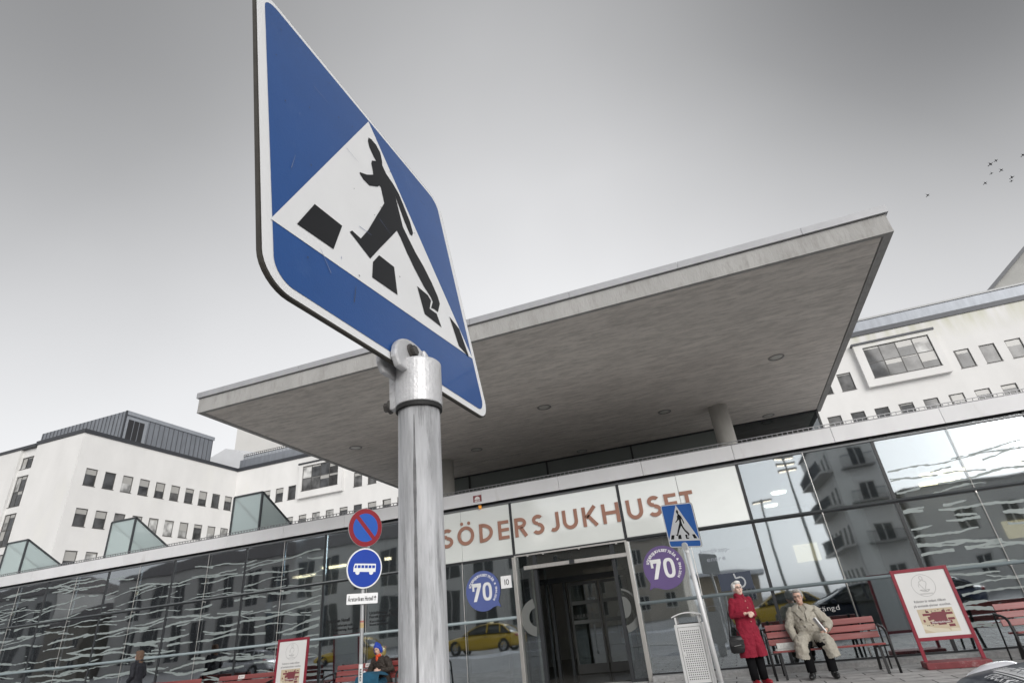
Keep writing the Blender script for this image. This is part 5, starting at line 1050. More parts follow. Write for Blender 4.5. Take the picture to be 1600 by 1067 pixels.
# ------------------------------------------------------------------ stickers, number plate, logo, lamp on the facade
def sticker(label, cx, cz, r, tail, col, txt_):
    t = thing('window_sticker', label, 'sticker', (cx, -0.02, cz)); M = T(cx, -0.02, cz); a = R(tail); pts = []
    for i in range(64):
        th = 2 * math.pi * i / 64; d = (th - a + math.pi) % (2 * math.pi) - math.pi; s = 1.0
        pts.append((r * math.cos(th), r * math.sin(th)))
    tp = (math.cos(a) * r * 1.30, math.sin(a) * r * 1.30); side = 1 if math.cos(a) > 0 else -1
    k = int(round((a % (2 * math.pi)) / (2 * math.pi) * 64)); out = []
    for i in range(64):
        if i == k: out.append(tp)
        elif abs((i - k + 32) % 64 - 32) <= 3:
            dd = abs((i - k + 32) % 64 - 32); q = 1.0 + 0.06 * (3 - dd) * (1 if ((i - k + 32) % 64 - 32) * side < 0 else 0.15); out.append((pts[i][0] * q, pts[i][1] * q))
        else: out.append(pts[i])
    mb = MB(); tri_fill(mb, out, M, 0.0); o = len(mb.v); mb.v += [tuple(M @ Vector((x, 0.003, z))) for x, z in out]; n = len(out); mb.f += [(i, (i + 1) % n, o + (i + 1) % n, o + i) for i in range(n)]
    mb.build('disc', pm(txt_, col, 0.4, var=0.04), t)
    w = pm('sticker_white', (0.72, 0.72, 0.72), 0.5); s = MB()
    h = r * 0.80; x0 = -r * 0.62; d = -0.002
    tri_fill(s, [(x0, h * .5), (x0, h * .02), (x0 + r * .12, h * .02), (x0 + r * .12, h * .27), (x0 + r * .30, h * .27), (x0 + r * .05, -h * .62), (x0 + r * .23, -h * .62), (x0 + r * .52, h * .29), (x0 + r * .52, h * .5)], M, d)
    cx2, cz2 = x0 + r * 0.87, -h * 0.06; rx, rz = r * 0.27, h * 0.56; no = [(cx2 + math.copysign(abs(math.cos(b)) ** .75, math.cos(b)) * rx, cz2 + math.copysign(abs(math.sin(b)) ** .75, math.sin(b)) * rz) for b in [2 * math.pi * i / 32 for i in range(32)]]; ni = [(cx2 + (x - cx2) * 0.42, cz2 + (z - cz2) * 0.68) for x, z in no]
    o = len(s.v); s.v += [tuple(M @ Vector((x, d, z))) for x, z in no + ni]; s.f += [(o + i, o + (i + 1) % 32, o + 32 + (i + 1) % 32, o + 32 + i) for i in range(32)]
    s.build('number', w, t, recalc=False)
    s = MB(); arc_text(s, 'SÖDERSJUKHUSET 70 ÅR', M, (0, 0), r * 0.72, 165, 33, r * 0.13, 0.03, 0.002); arc_text(s, '1944-2014', M, (0, 0), r * 0.72, 12, -42, r * 0.12, 0.03, 0.002)
    hx, hz = r * 0.78 * math.cos(R(22)), r * 0.78 * math.sin(R(22)); tri_fill(s, [(hx - r * .06, hz), (hx - r * .03, hz + r * .055), (hx, hz + r * .03), (hx + r * .04, hz + r * .05), (hx + r * .06, hz + r * .01), (hx - r * .01, hz - r * .07)], M, -0.002)
    s.build('lettering', w, t, recalc=False)
sticker('round blue speech bubble sticker with a white 70, left of the door', -5.745, 2.12, 0.455, -42, (0.085, 0.115, 0.30), 'sticker_blue')
sticker('round purple speech bubble sticker with a white 70, right of the door', -1.335, 2.135, 0.455, -133, (0.115, 0.075, 0.20), 'sticker_purple')
hn = thing('house_number', 'small white square plate with black number 10 beside the door', 'number plate', (-5.115, -0.03, 2.25))
MB().box(-5.255, -4.98, -0.03, -0.022, 2.115, 2.39).build('plate', swhite, hn); s = MB(); text_mb(s, '10', T(0, -0.031, 0), -5.195, -5.045, 2.185, 0.135, 0.0, 0.001); s.build('digits', sblack, hn, recalc=False)
lg = thing('logo_plate', 'small red square emblem plate with a white dome on the pale fascia', 'emblem', (-5.695, -0.125, 4.325))
MB().box(-5.81, -5.58, -0.128, -0.121, 4.24, 4.405).build('plate', pm('logo_red', (0.22, 0.05, 0.055), 0.45), lg)
s = MB(); tri_fill(s, [(-5.695 + 0.075 * math.cos(R(a)), 4.298 + 0.08 * math.sin(R(a))) for a in range(0, 181, 12)], T(0, -0.128, 0), -0.001); [tri_fill(s, [(x, 4.245), (x + 0.025, 4.245), (x + 0.025, 4.285), (x, 4.285)], T(0, -0.128, 0), -0.001) for x in (-5.765, -5.728, -5.69, -5.653)]; s.build('dome_mark', pm('logo_white', (0.7, 0.68, 0.66), 0.5), lg)
al = thing('beacon_lamp', 'small amber lamp hanging under the fascia below the red emblem', 'lamp', (-5.66, -0.06, 4.17))
MB().tube([(-5.66, -0.06, 4.18), (-5.66, -0.06, 4.145)], 0.045, 16).build('socket', black, al); MB().tube([(-5.66, -0.06, 4.144), (-5.66, -0.06, 4.09), (-5.66, -0.06, 4.055)], [0.045, 0.043, 0.02], 16).build('amber_lens', pm('amber', (0.55, 0.20, 0.02), 0.15, coat=0.8, emit=((1, 0.4, 0.03), 0.25)), al, smooth=True)
# ------------------------------------------------------------------ birds
def bird(label, p, sz, roll, rz):
    b = MB(); b.ell((0, 0, 0), (0.15 * sz, 0.05 * sz, 0.045 * sz), None, 8, 6); b.ell((-0.17 * sz, 0, 0.01 * sz), (0.04 * sz, 0.03 * sz, 0.03 * sz), None, 6, 4)
    for s_ in (-1, 1): b.add([(-0.07 * sz, 0.03 * sz * s_, 0.02 * sz), (0.06 * sz, 0.03 * sz * s_, 0.02 * sz), (0.09 * sz, 0.34 * sz * s_, 0.15 * sz), (-0.01 * sz, 0.2 * sz * s_, 0.12 * sz), (0.0, 0.2 * sz * s_, 0.10 * sz)], [(0, 1, 4, 3), (3, 4, 2)])
    b.add([(0.13 * sz, -0.02 * sz, 0), (0.24 * sz, -0.05 * sz, 0), (0.24 * sz, 0.05 * sz, 0), (0.13 * sz, 0.02 * sz, 0.005)], [(0, 1, 2, 3)])
    o = b.build('bird', pm('bird_dark', (0.02, 0.02, 0.022), 0.8), None, world=False); o.location = p; o.rotation_euler = (roll, 0.2, rz); tag(o, label, 'bird', 'birds in flight at the right')
birds_at = [(31.1, 48.7, 39.7), (40.4, 52.8, 44.1), (43.0, 55.9, 46.4), (44.0, 59.5, 47.0), (39.5, 50.4, 41.4), (39.3, 53.5, 42.2), (44.4, 57.5, 44.4), (46.2, 60.8, 45.9), (42.2, 50.6, 42.7)]
bl = ['lone bird left of the flock, against the pale sky', 'upper left bird of the flock, broad winged', 'bird at the top of the main flock, just above the broad one', 'bird in the middle left of the flock', 'bird in the centre of the flock', 'lowest left bird of the flock', 'upper of the two close birds right of the flock', 'lower of the two close birds right of the flock', 'bird cut by the right edge of the picture']
for i, (d, l) in enumerate(zip(birds_at, bl)): bird(l, d, 1.0 + 0.25 * (i in (1, 6)), 0.5 + 0.3 * (i % 3), 2.2 + 0.25 * (i % 4))
# ------------------------------------------------------------------ people
skin = pm('skin', (0.56, 0.36, 0.28), 0.5, var=0.08, vs=14); skin_p = pm('skin_pale', (0.66, 0.46, 0.38), 0.5, var=0.08, vs=14)
eyem = pm('eye_dark', (0.03, 0.025, 0.02), 0.3); lipm = pm('lips', (0.40, 0.16, 0.14), 0.5)
def remesh(o, vox, smooth=6):
    r = o.modifiers.new('remesh', 'REMESH'); r.mode = 'VOXEL'; r.voxel_size = vox; r.use_smooth_shade = True
    s = o.modifiers.new('smooth', 'SMOOTH'); s.factor = 0.5; s.iterations = smooth; return o
def folds(o, size, amt):
    tx = bpy.data.textures.new('cloth_folds', 'CLOUDS'); tx.noise_scale = size; tx.noise_depth = 2
    d = o.modifiers.new('folds', 'DISPLACE'); d.texture = tx; d.strength = amt; d.mid_level = 0.5; d.texture_coords = 'LOCAL'; return o
def V(*a): return Vector(a)
def hand(mb, wrist, d, palm_n, curl=0.6, s=1.0, side=1):
    """palm, four unequal curled fingers and a thumb from the side of the palm; d points down the hand"""
    d = d.normalized(); n = (palm_n - d * palm_n.dot(d)).normalized(); x = d.cross(n).normalized() * side
    pc = wrist + d * 0.045 * s
    M = Matrix((x, d, n)).transposed().to_4x4(); mb.ell(pc, (0.040 * s, 0.05 * s, 0.017 * s), M, 14, 9)
    for i, (ox, L) in enumerate(((-0.030, .068), (-0.010, .080), (0.010, .076), (0.028, .060))):
        p = pc + x * ox * s + d * 0.042 * s; pts = [p - d * .02 * s, p]; a = 0.15; q = p
        for seg in (0.45, 0.32, 0.23):
            a += curl * 0.75; v = d * math.cos(a) + n * math.sin(a); q = q + v * L * seg * s; pts.append(q)
        mb.tube(pts, [0.0095 * s, 0.0092 * s, 0.0088 * s, 0.008 * s, 0.0065 * s], 8)
    t0 = pc - x * 0.032 * s - d * 0.015 * s; mb.tube([t0, t0 - x * 0.024 * s + d * 0.02 * s + n * 0.01 * s, t0 - x * 0.02 * s + d * 0.048 * s + n * 0.024 * s], [0.0125 * s, 0.0105 * s, 0.008 * s], 8)
def head_mb(mb, c, H, s=1.0):
    """skull, jaw, nose, brow, ears; H turns the head (front is -Y)"""
    e = lambda p, r, M=None: mb.ell(c + H @ Vector(p) * s, [q * s for q in r], (H.to_4x4() @ M) if M else H.to_4x4(), 16, 12)
    e((0, 0.012, 0.03), (0.074, 0.092, 0.085)); e((0, -0.022, -0.045), (0.058, 0.066, 0.068)); e((0, -0.045, -0.088), (0.032, 0.034, 0.026))
    e((0, -0.088, -0.022), (0.0125, 0.020, 0.024)); e((0, -0.080, 0.004), (0.010, 0.013, 0.028)); e((0, -0.074, 0.030), (0.050, 0.014, 0.010)); e((0, -0.078, -0.062), (0.024, 0.010, 0.009))
    for sx in (-1, 1): e((sx * 0.074, 0.012, -0.012), (0.010, 0.020, 0.031)); e((sx * 0.040, -0.058, -0.022), (0.024, 0.020, 0.022))
def face_bits(t, body, c, H, s=1.0, glasses=True, brow=None):
    P = lambda x, y, z: c + H @ Vector((x, y, z)) * s
    for sx in (-1, 1): MB().ell(P(sx * 0.030, -0.0775, 0.008), (0.011 * s, 0.006 * s, 0.0065 * s), H.to_4x4(), 10, 6).build('eye', eyem, body, world=False, smooth=True)
    MB().ell(P(0, -0.0865, -0.062), (0.021 * s, 0.006 * s, 0.006 * s), H.to_4x4(), 10, 6).build('mouth', lipm, body, world=False, smooth=True)
    if brow:
        for sx in (-1, 1): MB().tube([P(sx * 0.014, -0.088, 0.030), P(sx * 0.032, -0.086, 0.034), P(sx * 0.050, -0.075, 0.028)], 0.004 * s, 6).build('eyebrow', brow, body, world=False)
    if glasses:
        g = MB()
        for sx in (-1, 1):
            ring = [P(sx * 0.033 + 0.024 * math.cos(a), -0.097, 0.006 + 0.018 * math.sin(a)) for a in [2 * math.pi * i / 14 for i in range(15)]]; g.tube(ring, 0.0022 * s, 5, cap=False); g.tube([P(sx * 0.057, -0.097, 0.012), P(sx * 0.074, -0.04, 0.012), P(sx * 0.076, 0.015, 0.006)], 0.0022 * s, 5)
        g.tube([P(-0.010, -0.099, 0.010), P(0.010, -0.099, 0.010)], 0.0022 * s, 5); g.build('glasses', pm('spectacle_wire', (0.12, 0.11, 0.10), 0.3, 0.6), body, world=False)
def ring_e(c, rx, ry, n=32, front=0.0, fw=0.18, M=None):
    pts = []
    for i in range(n):
        a = 2 * math.pi * i / n; q = 1.0
        if front:
            da = (a - 1.5 * math.pi + math.pi) % (2 * math.pi) - math.pi; q = 1 - front * math.exp(-(da / fw) ** 2)
        p = Vector((rx * math.cos(a) * q, ry * math.sin(a) * q, 0)); pts.append(Vector(c) + (M @ p if M else p))
    return pts

def collar_mb(c_in, r_in, c_out, r_out, gap, drop=0.0, n=30, th=0.012):
    # a turned-down collar: a band round the neck falling outwards, open at the front (-Y)
    rows = []
    for c, r, k in ((c_in, r_in, 0), (c_in + V(0, 0, .012), (r_in[0] + .01, r_in[1] + .01), 0), (c_in.lerp(c_out, .5) + V(0, 0, .014), ((r_in[0] + r_out[0]) / 2, (r_in[1] + r_out[1]) / 2), .4), (c_out, r_out, 1), (c_out + V(0, 0, -th), (r_out[0] - .002, r_out[1] - .002), 1), (c_in.lerp(c_out, .5) + V(0, 0, -th), ((r_in[0] + r_out[0]) / 2 - .004, (r_in[1] + r_out[1]) / 2 - .004), .4)):
        row = []
        for i in range(n + 1):
            a = R(-90 + gap + (360 - 2 * gap) * i / n); f = max(0, -math.sin(a)) ** 3; row.append(c + V(r[0] * math.cos(a), r[1] * math.sin(a), -drop * f * k))
        rows.append(row)
    rows = [[rows[j][i] for j in range(len(rows))] for i in range(n + 1)]
    return MB().loft(rows)
def standing(label, loc, rz, coat, hem=0.42, hair=(0.7, 0.69, 0.67), long_hair=False, arms='clasped', turn=(0, 0, 0), s=1.0, skinm=None, trousers=(0.007, 0.007, 0.008), shoe=(0.25, 0.01, 0.02), buttons=True, glasses=True, step=0.0, detail=0.006, slit=0.45):
    t = thing('person', label, 'person', loc, rz); t.scale = (s, s, s); sm = skinm or skin_p
    H = (Matrix.Rotation(turn[0], 3, 'Z') @ Matrix.Rotation(turn[1], 3, 'X') @ Matrix.Rotation(turn[2], 3, 'Y')); hc = V(0, -0.02, 1.515)
    b = MB(); head_mb(b, hc, H)
    b.tube([V(0, 0.015, 1.30), V(0, 0.005, 1.40), V(0, -0.012, 1.48)], [0.062, 0.050, 0.05], 14)
    b.loft([ring_e(V(0, 0, z), rx, ry) for z, rx, ry in ((0.78, .14, .10), (0.88, .155, .11), (1.02, .125, .09), (1.2, .15, .10), (1.32, .15, .08), (1.37, .07, .06))])
    if arms == 'clasped': A = {-1: [V(-.165, .0, 1.315), V(-.215, .035, 1.07), V(-.055, -.20, 1.105)], 1: [V(.165, .0, 1.315), V(.215, .03, 1.07), V(.05, -.215, 1.085)]}
    elif arms == 'pockets': A = {-1: [V(-.165, .0, 1.315), V(-.22, .05, 1.06), V(-.16, -.10, .90)], 1: [V(.165, .0, 1.315), V(.22, .05, 1.06), V(.16, -.10, .90)]}
    else: A = {-1: [V(-.165, .0, 1.315), V(-.21, .03, 1.05), V(-.22, -.05, .82)], 1: [V(.165, .0, 1.315), V(.21, .03, 1.05), V(.22, -.05, .82)]}
    for sd, (a, e, w) in A.items():
        b.tube([a, a.lerp(e, .5), e, e.lerp(w, .5), w], [.046, .042, .036, .034, .024], 12)
        d = (w - e).normalized()
        hand(b, w, d + (V(-sd * .35, -.1, .05) if arms == 'clasped' else V(0, 0, 0)), V(-sd, 0, -.2) if arms != 'clasped' else V(0, .3, -.8), 0.85, 1.0, sd)
    F = {-1: V(-.085, .0 - step, .085), 1: V(.085, .0 + step, .085)}
    for sd in (-1, 1):
        f = F[sd]; k = V(sd * .085, f.y * .5 - .015, .45); b.tube([V(sd * .085, 0, .86), V(sd * .087, f.y * .2, .66), k, V(sd * .085, f.y * .8 + .01, .28), f], [.078, .066, .05, .046, .034], 12)
    body = remesh(b.build('body', sm, t, world=False, smooth=True), detail)
    face_bits(t, body, hc, H, 1.0, glasses, brow=pm('brow_grey', (0.35, 0.33, 0.3), 0.8))
    # hair
    hm_ = pm('hair_%d' % int(hair[0] * 1000), hair, 0.75, var=0.25, vs=30, bump=0.6, bs=120, stretch=(1, 1, .3))
    h = MB(); e = lambda p, r: h.ell(hc + H @ Vector(p), r, H.to_4x4(), 18, 12)
    e((0, 0.030, 0.052), (0.088, 0.095, 0.080)); e((0, 0.055, 0.0), (0.084, 0.068, 0.085)); e((0, -0.045, 0.100), (0.064, 0.045, 0.034))
    for sx in (-1, 1): e((sx * 0.070, 0.010, 0.035), (0.022, 0.050, 0.052))
    if long_hair:
        for sx in (-1, 1): e((sx * 0.066, 0.02, -0.03), (0.030, 0.050, 0.085))
        e((0.0, 0.065, -0.11), (0.075, 0.050, 0.12)); e((-0.03, 0.0, -0.15), (0.04, 0.05, 0.09))
    remesh(h.build('hair', hm_, body, world=False, smooth=True), 0.008, 3)
    # coat
    c = MB(); z0 = hem
    prof = [(z0, .245, .185), (z0 + .12, .238, .178), (.72, .215, .165), (.86, .20, .152), (.98, .178, .136), (1.08, .180, .135), (1.2, .192, .134), (1.29, .185, .118), (1.345, .13, .095), (1.385, .078, .078), (1.42, .066, .07)]
    c.loft([ring_e(V(0, -0.0, z), rx, ry, 40, slit * max(0, min(1, (.78 - z) / .30)), .16) for z, rx, ry in prof])
    for sd, (a, el, w) in A.items():
        q = el.lerp(w, .86); c.tube([a + V(0, 0, .01), a.lerp(el, .5), el, el.lerp(w, .45), q], [.066, .063, .058, .054, .05], 14); c.ell(a, (.062, .066, .062))
    c.ell((0, .03, 1.41), (.085, .08, .038))
    co = folds(remesh(c.build('coat', coat, body, world=False, smooth=True), detail * 1.15, 4), 0.085, 0.030)
    if buttons:
        bm_ = pm('coat_button', (0.45, 0.25, 0.2), 0.3, 0.3)
        for z in (1.30, 1.19, 0.97): MB().ell((0.03, -.145 + (.018 if z > 1.25 else 0), z), (.012, .007, .012), None, 10, 6).build('button', bm_, co, world=False, smooth=True)
    collar_mb(V(0, .002, 1.435), (.062, .066), V(0, .0, 1.385), (.098, .098), 12, .05).build('collar', coat, co, world=False, smooth=True)
    # trousers, shoes
    tm = pm('trousers_%d' % int(trousers[2] * 1000), trousers, 0.9, var=0.2, vs=10, spec=0.1); tr = MB()
    for sd in (-1, 1):
        f = F[sd]; tr.tube([V(sd * .085, 0, .84), V(sd * .088, f.y * .45, .5), V(sd * .086, f.y * .85, .24), f + V(0, 0, -.015)], [.09, .082, .074, .070], 16, flat=(1, 1))
    tr.build('trousers', tm, body, world=False, smooth=True)
    for sd in (-1, 1):
        f = F[sd]; sh = MB(); sh.ell(f + V(sd * .015, -.055, -.045), (.045, .125, .045), RZ(R(8 * sd))); sh.ell(f + V(0, .03, -.03), (.042, .055, .055)); so_ = sh.build('shoe', pm('shoe_%d' % int(shoe[0] * 1000), shoe, 0.4, var=0.1), body, world=False, smooth=True)
        MB().prism([(.046 * math.cos(a), .128 * math.sin(a)) for a in [2 * math.pi * i / 20 for i in range(20)]], T(f.x + sd * .015, f.y - .055, 0.0) @ RZ(R(8 * sd)) @ RX(R(90)), -.022, -.001).build('sole', pm('sole_black', (0.02, 0.02, 0.02), 0.7), so_, world=False)
    return t, A

redwool = pm('red_wool', (0.22, 0.004, 0.022), 0.85, var=0.14, vs=5, bump=0.35, bs=200)
W1, A1 = standing('white haired person in a long red coat standing with clasped hands', (0.06, -1.72, 0), R(30), redwool, turn=(R(-4), R(-8), R(0)), detail=0.006)
bag = thing('handbag', 'black shoulder bag hanging at the side of the red coat', 'handbag', (-0.165, -1.86, 0.50))
bb = MB(); bb.loft([[Vector((x * kx, y * ky, z)) for x, y in circ(0, 0, 1, n=20)] for z, kx, ky in ((0.0, .10, .04), (.02, .135, .062), (.12, .14, .068), (.22, .125, .055), (.27, .10, .04))])
bb.build('body', pm('black_leather', (0.014, 0.014, 0.015), 0.42, var=0.2, bump=0.3, bs=60), bag, world=False, smooth=True)
MB().prism([(-.11, .0), (.11, .0), (.12, .10), (-.12, .10)], T(0, -.066, .11), -.012, .0).build('flap', MATS['black_leather'], bag, world=False, bevel=.004)
MB().bar((-.06, -.081, .115), (.06, -.081, .13), .008, .006).build('zip', pm('zip_metal', (.6, .6, .6), .3, .8), bag, world=False)
st = MB(); st.tube([(-.10, 0, .24), (-.075, .045, .40), (-.045, .065, .58), (-.035, .07, .66), (-.02, .05, .58), (.02, .02, .42), (.085, 0, .25)], .012, 8); st.build('strap', MATS['black_leather'], bag, world=False, smooth=True)

navyc = pm('navy_coat', (0.010, 0.011, 0.017), 0.75, var=0.2, bump=0.3, bs=120)
standing('brown haired person in a dark navy jacket walking past the printed glass', (-15.28, -1.25, 0), R(-78), navyc, hem=0.72, hair=(0.12, 0.07, 0.045), long_hair=True, arms='pockets', turn=(0, R(4), 0), skinm=skin, buttons=False, glasses=False, step=0.2, detail=0.008, trousers=(0.02, 0.022, 0.03), shoe=(0.02, 0.02, 0.02), s=1.005)
standing('person in a white coat standing inside behind the inner door', (-2.95, 3.4, 0.012), R(20), pm('white_coat', (0.6, 0.6, 0.6), 0.7, var=0.08), hem=0.55, hair=(0.05, 0.04, 0.03), arms='down', skinm=skin, glasses=False, detail=0.012, slit=0.2)

def seated(label, loc, rz, coat, trous, hair, hood=None, scarf=None, turn=(0, 0, 0), glasses=True, long_coat=True, hands=None, s=1.0, lean=0.0, detail=0.006, shoe=(0.012, 0.012, 0.013), hunch=0.0):
    """sits on a 0.44 m seat; local origin on the ground below the hips, facing -Y"""
    t = thing('person', label, 'person', loc, rz); t.scale = (s, s, s)
    up = lambda z: V(lean * (z - .5), .05 + .06 * min(1, max(0, (z - .5) / .4)) - hunch * max(0, z - .8), z)
    H = Matrix.Rotation(turn[0], 3, 'Z') @ Matrix.Rotation(turn[1], 3, 'X') @ Matrix.Rotation(turn[2], 3, 'Y'); hc = up(1.275) + V(0, -.035, 0)
    b = MB(); head_mb(b, hc, H, 1.05); b.tube([up(1.03), up(1.13), hc + V(0, .01, -.06)], [.07, .058, .056], 14)
    b.loft([ring_e(up(z), rx, ry) for z, rx, ry in ((.47, .17, .13), (.56, .18, .14), (.72, .165, .125), (.92, .18, .12), (1.05, .17, .10), (1.10, .08, .07))])
    sh = {sd: up(1.035) + V(sd * .19, 0, 0) for sd in (-1, 1)}
    hd = hands or {-1: (V(-.325, .06, .79), V(-.275, -.10, .545)), 1: (V(.345, .02, .80), V(.255, -.20, .705))}
    for sd in (-1, 1):
        e, w = hd[sd]; a = sh[sd]; b.tube([a, a.lerp(e, .5), e, e.lerp(w, .5), w], [.056, .05, .043, .038, .027], 12); d = (w - e).normalized()
        hand(b, w, d + V(0, -.15, -.15 if sd < 0 else .0), V(0, .2, -1) if sd < 0 else V(-1, .2, -.2), 0.5 if sd < 0 else 1.0, 1.12, sd)
    K = {-1: V(-.17, -.42, .50), 1: V(.17, -.43, .50)}; F = {-1: V(-.17, -.46, .10), 1: V(.165, -.47, .10)}
    for sd in (-1, 1):
        b.tube([V(sd * .095, .02, .52), V(sd * .13, -.2, .525), K[sd], K[sd].lerp(F[sd], .45) + V(0, .01, 0), F[sd]], [.088, .076, .060, .052, .038], 12)
    body = remesh(b.build('body', skin, t, world=False, smooth=True), detail); face_bits(t, body, hc, H, 1.05, glasses, brow=pm('brow_grey', (.35, .33, .3), .8))
    tr = MB()
    for sd in (-1, 1):
        tr.tube([V(sd * .095, .02, .535), V(sd * .13, -.2, .535), K[sd] + V(0, -.01, .0), K[sd].lerp(F[sd], .3), F[sd] + V(0, 0, .0)], [.115, .10, .085, .08, .076], 16); tr.ell(K[sd], (.086, .086, .086))
    tr.ell((0, .02, .53), (.19, .15, .09)); remesh(tr.build('trousers', trous, body, world=False, smooth=True), detail * 1.3, 4)
    for sd in (-1, 1):
        f = F[sd]; q = MB(); q.ell(f + V(sd * .02, -.07, -.055), (.05, .145, .045), RZ(R(10 * sd))); q.ell(f + V(0, .02, -.03), (.05, .065, .07)); so_ = q.build('shoe', pm('shoe_s%d' % int(shoe[0] * 1000), shoe, .42), body, world=False, smooth=True)
        MB().prism([(.053 * math.cos(a), .15 * math.sin(a)) for a in [2 * math.pi * i / 20 for i in range(20)]], T(f.x + sd * .02, f.y - .07, 0) @ RZ(R(10 * sd)) @ RX(R(90)), -.028, -.001).build('sole', MATS['sole_black'], so_, world=False)
    c = MB()
    c.loft([ring_e(up(z) + V(0, -.01, 0), rx, ry, 36) for z, rx, ry in ((.46, .23, .19), (.56, .235, .195), (.66, .205, .165), (.74, .212, .172), (.88, .228, .165), (.99, .225, .15), (1.055, .17, .118), (1.10, .10, .088), (1.125, .088, .08))])
    for sd in (-1, 1):
        e, w = hd[sd]; a = sh[sd]; q = e.lerp(w, .88); c.ell(a, (.088, .085, .082)); c.tube([a, a.lerp(e, .5), e, e.lerp(w, .45), q], [.088, .086, .080, .070, .062], 16)
        # folds of the sleeve
        for f_ in (.35, .6, .85): p = a.lerp(e, f_); c.ell(p, (.091, .089, .022), Matrix.Rotation(.5 * sd, 4, 'Y'))
        if long_coat:
            c.tube([V(sd * .10, .04, .57), V(sd * .15, -.18, .575), K[sd] + V(sd * .035, .0, .045), K[sd] + V(sd * .05, -.05, -.07), K[sd] + V(sd * .075, -.04, -.185)], [.135, .125, .115, .10, .11], 18)
            c.tube([V(sd * .20, -.05, .52), K[sd] + V(sd * .10, .05, -.02), K[sd] + V(sd * .125, .02, -.17)], [.10, .075, .06], 14)
    c.tube([up(.66) + V(-.2, -.06, 0), up(.655) + V(0, -.185, -.005), up(.66) + V(.2, -.06, 0)], .022, 10)
    co = folds(remesh(c.build('coat', coat, body, world=False, smooth=True), detail * 1.2, 4), 0.075, 0.045)
    if long_coat:
        for x, z in ((-.085, .90), (.055, .93), (-.05, .78), (.09, .80)): MB().ell(up(z) + V(x, -.175, 0), (.013, .008, .013), None, 10, 6).build('button', pm('button_brown', (.05, .035, .025), .4), co, world=False, smooth=True)
        MB().ell(K[1] + V(.0, -.085, .085), (.013, .013, .008), None, 10, 6).build('button', MATS['button_brown'], co, world=False, smooth=True)
        collar_mb(up(1.145) + V(0, .0, 0), (.082, .078), up(1.075) + V(0, -.005, 0), (.225, .165), 24, .10).build('collar', coat, co, world=False, smooth=True)
        for sd in (-1, 1):
            M = T(*(up(.985) + V(sd * .012, -.178, 0))) @ RZ(R(16 * sd)) @ RX(R(-14)); MB().prism([(0, -.13), (sd * .012, .03), (sd * .075, .085), (sd * .125, .01)], M, -.012, .002).build('lapel', coat, co, world=False, bevel=.004)
        MB().prism([(-.045, .07), (.045, .07), (.0, -.09)], T(*(up(1.06) + V(0, -.135, 0))) @ RX(R(-20)), -.006, .01).build('scarf', pm('scarf_grey', (.26, .24, .20), .8, var=.2, vs=40), co, world=False, bevel=.006)
    if scarf: MB().ell(up(1.135) + V(0, -.06, 0), (.085, .06, .05)).ell(up(1.07) + V(-.02, -.115, 0), (.04, .03, .07)).build('scarf', scarf, co, world=False, smooth=True)
    hm_ = pm('hair_s%d' % int(hair[0] * 1000), hair, .75, var=.28, vs=34, bump=.6, bs=120, stretch=(1, 1, .4)); h = MB(); e = lambda p, r: h.ell(hc + H @ Vector(p) * 1.05, r, H.to_4x4(), 18, 12)
    if hood is None:
        e((0, .032, .055), (.088, .092, .078)); e((0, .06, .0), (.082, .062, .075)); e((.02, -.045, .098), (.062, .046, .030))
        for sx in (-1, 1): e((sx * .074, .022, .02), (.018, .045, .050))
        remesh(h.build('hair', hm_, body, world=False, smooth=True), .008, 3)
    else:
        e((0, .03, .05), (.10, .108, .098)); e((0, .06, -.02), (.098, .085, .11)); e((0, .03, .125), (.05, .06, .05))
        for sx in (-1, 1): e((sx * .084, .02, -.03), (.028, .065, .085))
        remesh(h.build('hood', hood, body, world=False, smooth=True), .008, 3)
    return t
trench = pm('beige_trench', (0.33, 0.308, 0.26), 0.75, var=0.13, vs=6, bump=0.35, bs=24, dark=(0.27, 0.235, 0.175), dscale=7, dlo=0.55, dhi=0.8)
seated('grey haired person in a beige trench coat sitting on the bench', (1.13, -1.06, 0), R(-4), trench, pm('black_trousers', (0.006, 0.006, 0.007), 0.9, var=0.2, spec=0.1), (0.34, 0.33, 0.31), turn=(R(-14), R(4), R(-6)), lean=-0.04)
mg = thing('magazine', 'folded white magazine held upright by the person in beige', 'magazine', (1.335, -1.36, 0.70))
MB().box(-.012, .012, -.055, .055, -.02, .24, RY(R(-26)) @ RZ(R(20))).build('pages', pm('page_white', (.66, .66, .66), .6, var=.1, vs=30), mg, world=False, bevel=.003); MB().box(-.0145, -.0125, -.053, .053, .02, .235, RY(R(-26)) @ RZ(R(20))).build('cover', pm('page_cover', (.45, .46, .48), .4, var=.4, vs=24), mg, world=False)
nw = thing('newspaper', 'open newspaper lying on the bench seat beside the person in beige', 'newspaper', (0.66, -1.18, 0.447))
MB().box(-.2, .2, -.14, .14, 0, .006, RZ(R(8))).build('front_sheet', pm('newsprint', (.55, .55, .53), .7, var=.2, vs=25), nw, world=False); MB().box(-.2, .17, -.10, .15, .0065, .012, RZ(R(-5))).box(-.16, .16, .151, .155, .002, .14, RX(R(-14))).build('folded_sheet', MATS['newsprint'], nw, world=False)
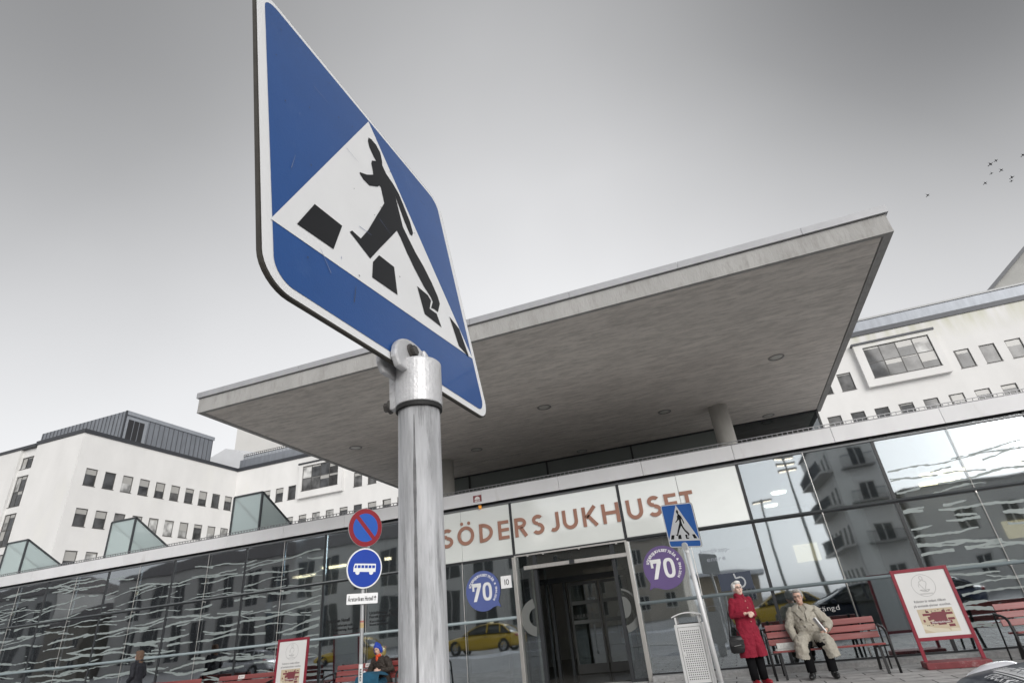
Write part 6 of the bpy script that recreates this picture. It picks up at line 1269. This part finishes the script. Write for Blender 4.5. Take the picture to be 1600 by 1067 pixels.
seated('person in a blue hood and brown jacket sitting behind the sign post', (-7.90, -1.12, 0), R(-8), pm('brown_jacket', (0.028, 0.020, 0.015), 0.7, var=0.2, bump=0.4, bs=30), pm('teal_trousers', (0.012, 0.075, 0.13), 0.75, var=0.25, vs=5, bump=0.4, bs=30), (0.1, 0.08, 0.06), hood=pm('blue_hood', (0.012, 0.045, 0.34), 0.7, var=0.12), scarf=pm('orange_scarf', (0.60, 0.07, 0.02), 0.8), turn=(R(10), R(16), R(-14)), glasses=False, long_coat=False, lean=-0.10, hunch=0.30, s=0.87, detail=0.007,
       hands={-1: (V(-.36, .0, .80), V(-.33, -.22, .66)), 1: (V(.33, .02, .80), V(.10, -.20, .80))})
bl_ = thing('blanket', 'teal blanket spread over the knees of the blue hooded person', 'blanket', (-7.90, -1.20, 0.50))
gb_ = MB(); gx, gy = 13, 11; vs = []
for j in range(gy):
    for i in range(gx):
        u = i / (gx - 1) - .5; v = j / (gy - 1); y = .02 - .44 * min(v, .62) / .62; z = .135 - (.40 * max(0, v - .62) / .38) + .02 * math.sin(u * 9 + v * 4) - .05 * (abs(u * 2) ** 3); vs.append((u * .60, y - .08 - .03 * max(0, v - .62), z + .03 + .05 * v))
gb_.add(vs, [(j * gx + i, j * gx + i + 1, (j + 1) * gx + i + 1, (j + 1) * gx + i) for j in range(gy - 1) for i in range(gx - 1)])
o = gb_.build('blanket_cloth', pm('teal_blanket', (0.012, 0.085, 0.15), 0.85, var=0.25, vs=7, bump=0.4, bs=50), bl_, world=False, smooth=True); so_ = o.modifiers.new('thick', 'SOLIDIFY'); so_.thickness = .012; sb = o.modifiers.new('sub', 'SUBSURF'); sb.render_levels = 2
pp = thing('leaflet', 'white folded leaflet in the hand of the blue hooded person', 'leaflet', (-8.22, -1.34, 0.62)); MB().box(-.03, .03, -.004, .0, -.01, .10, RY(R(22))).box(.034, .075, -.004, .0, -.01, .09, RY(R(30))).build('leaflet_paper', pm('leaflet_white', (.66, .66, .68), .6), pp, world=False)
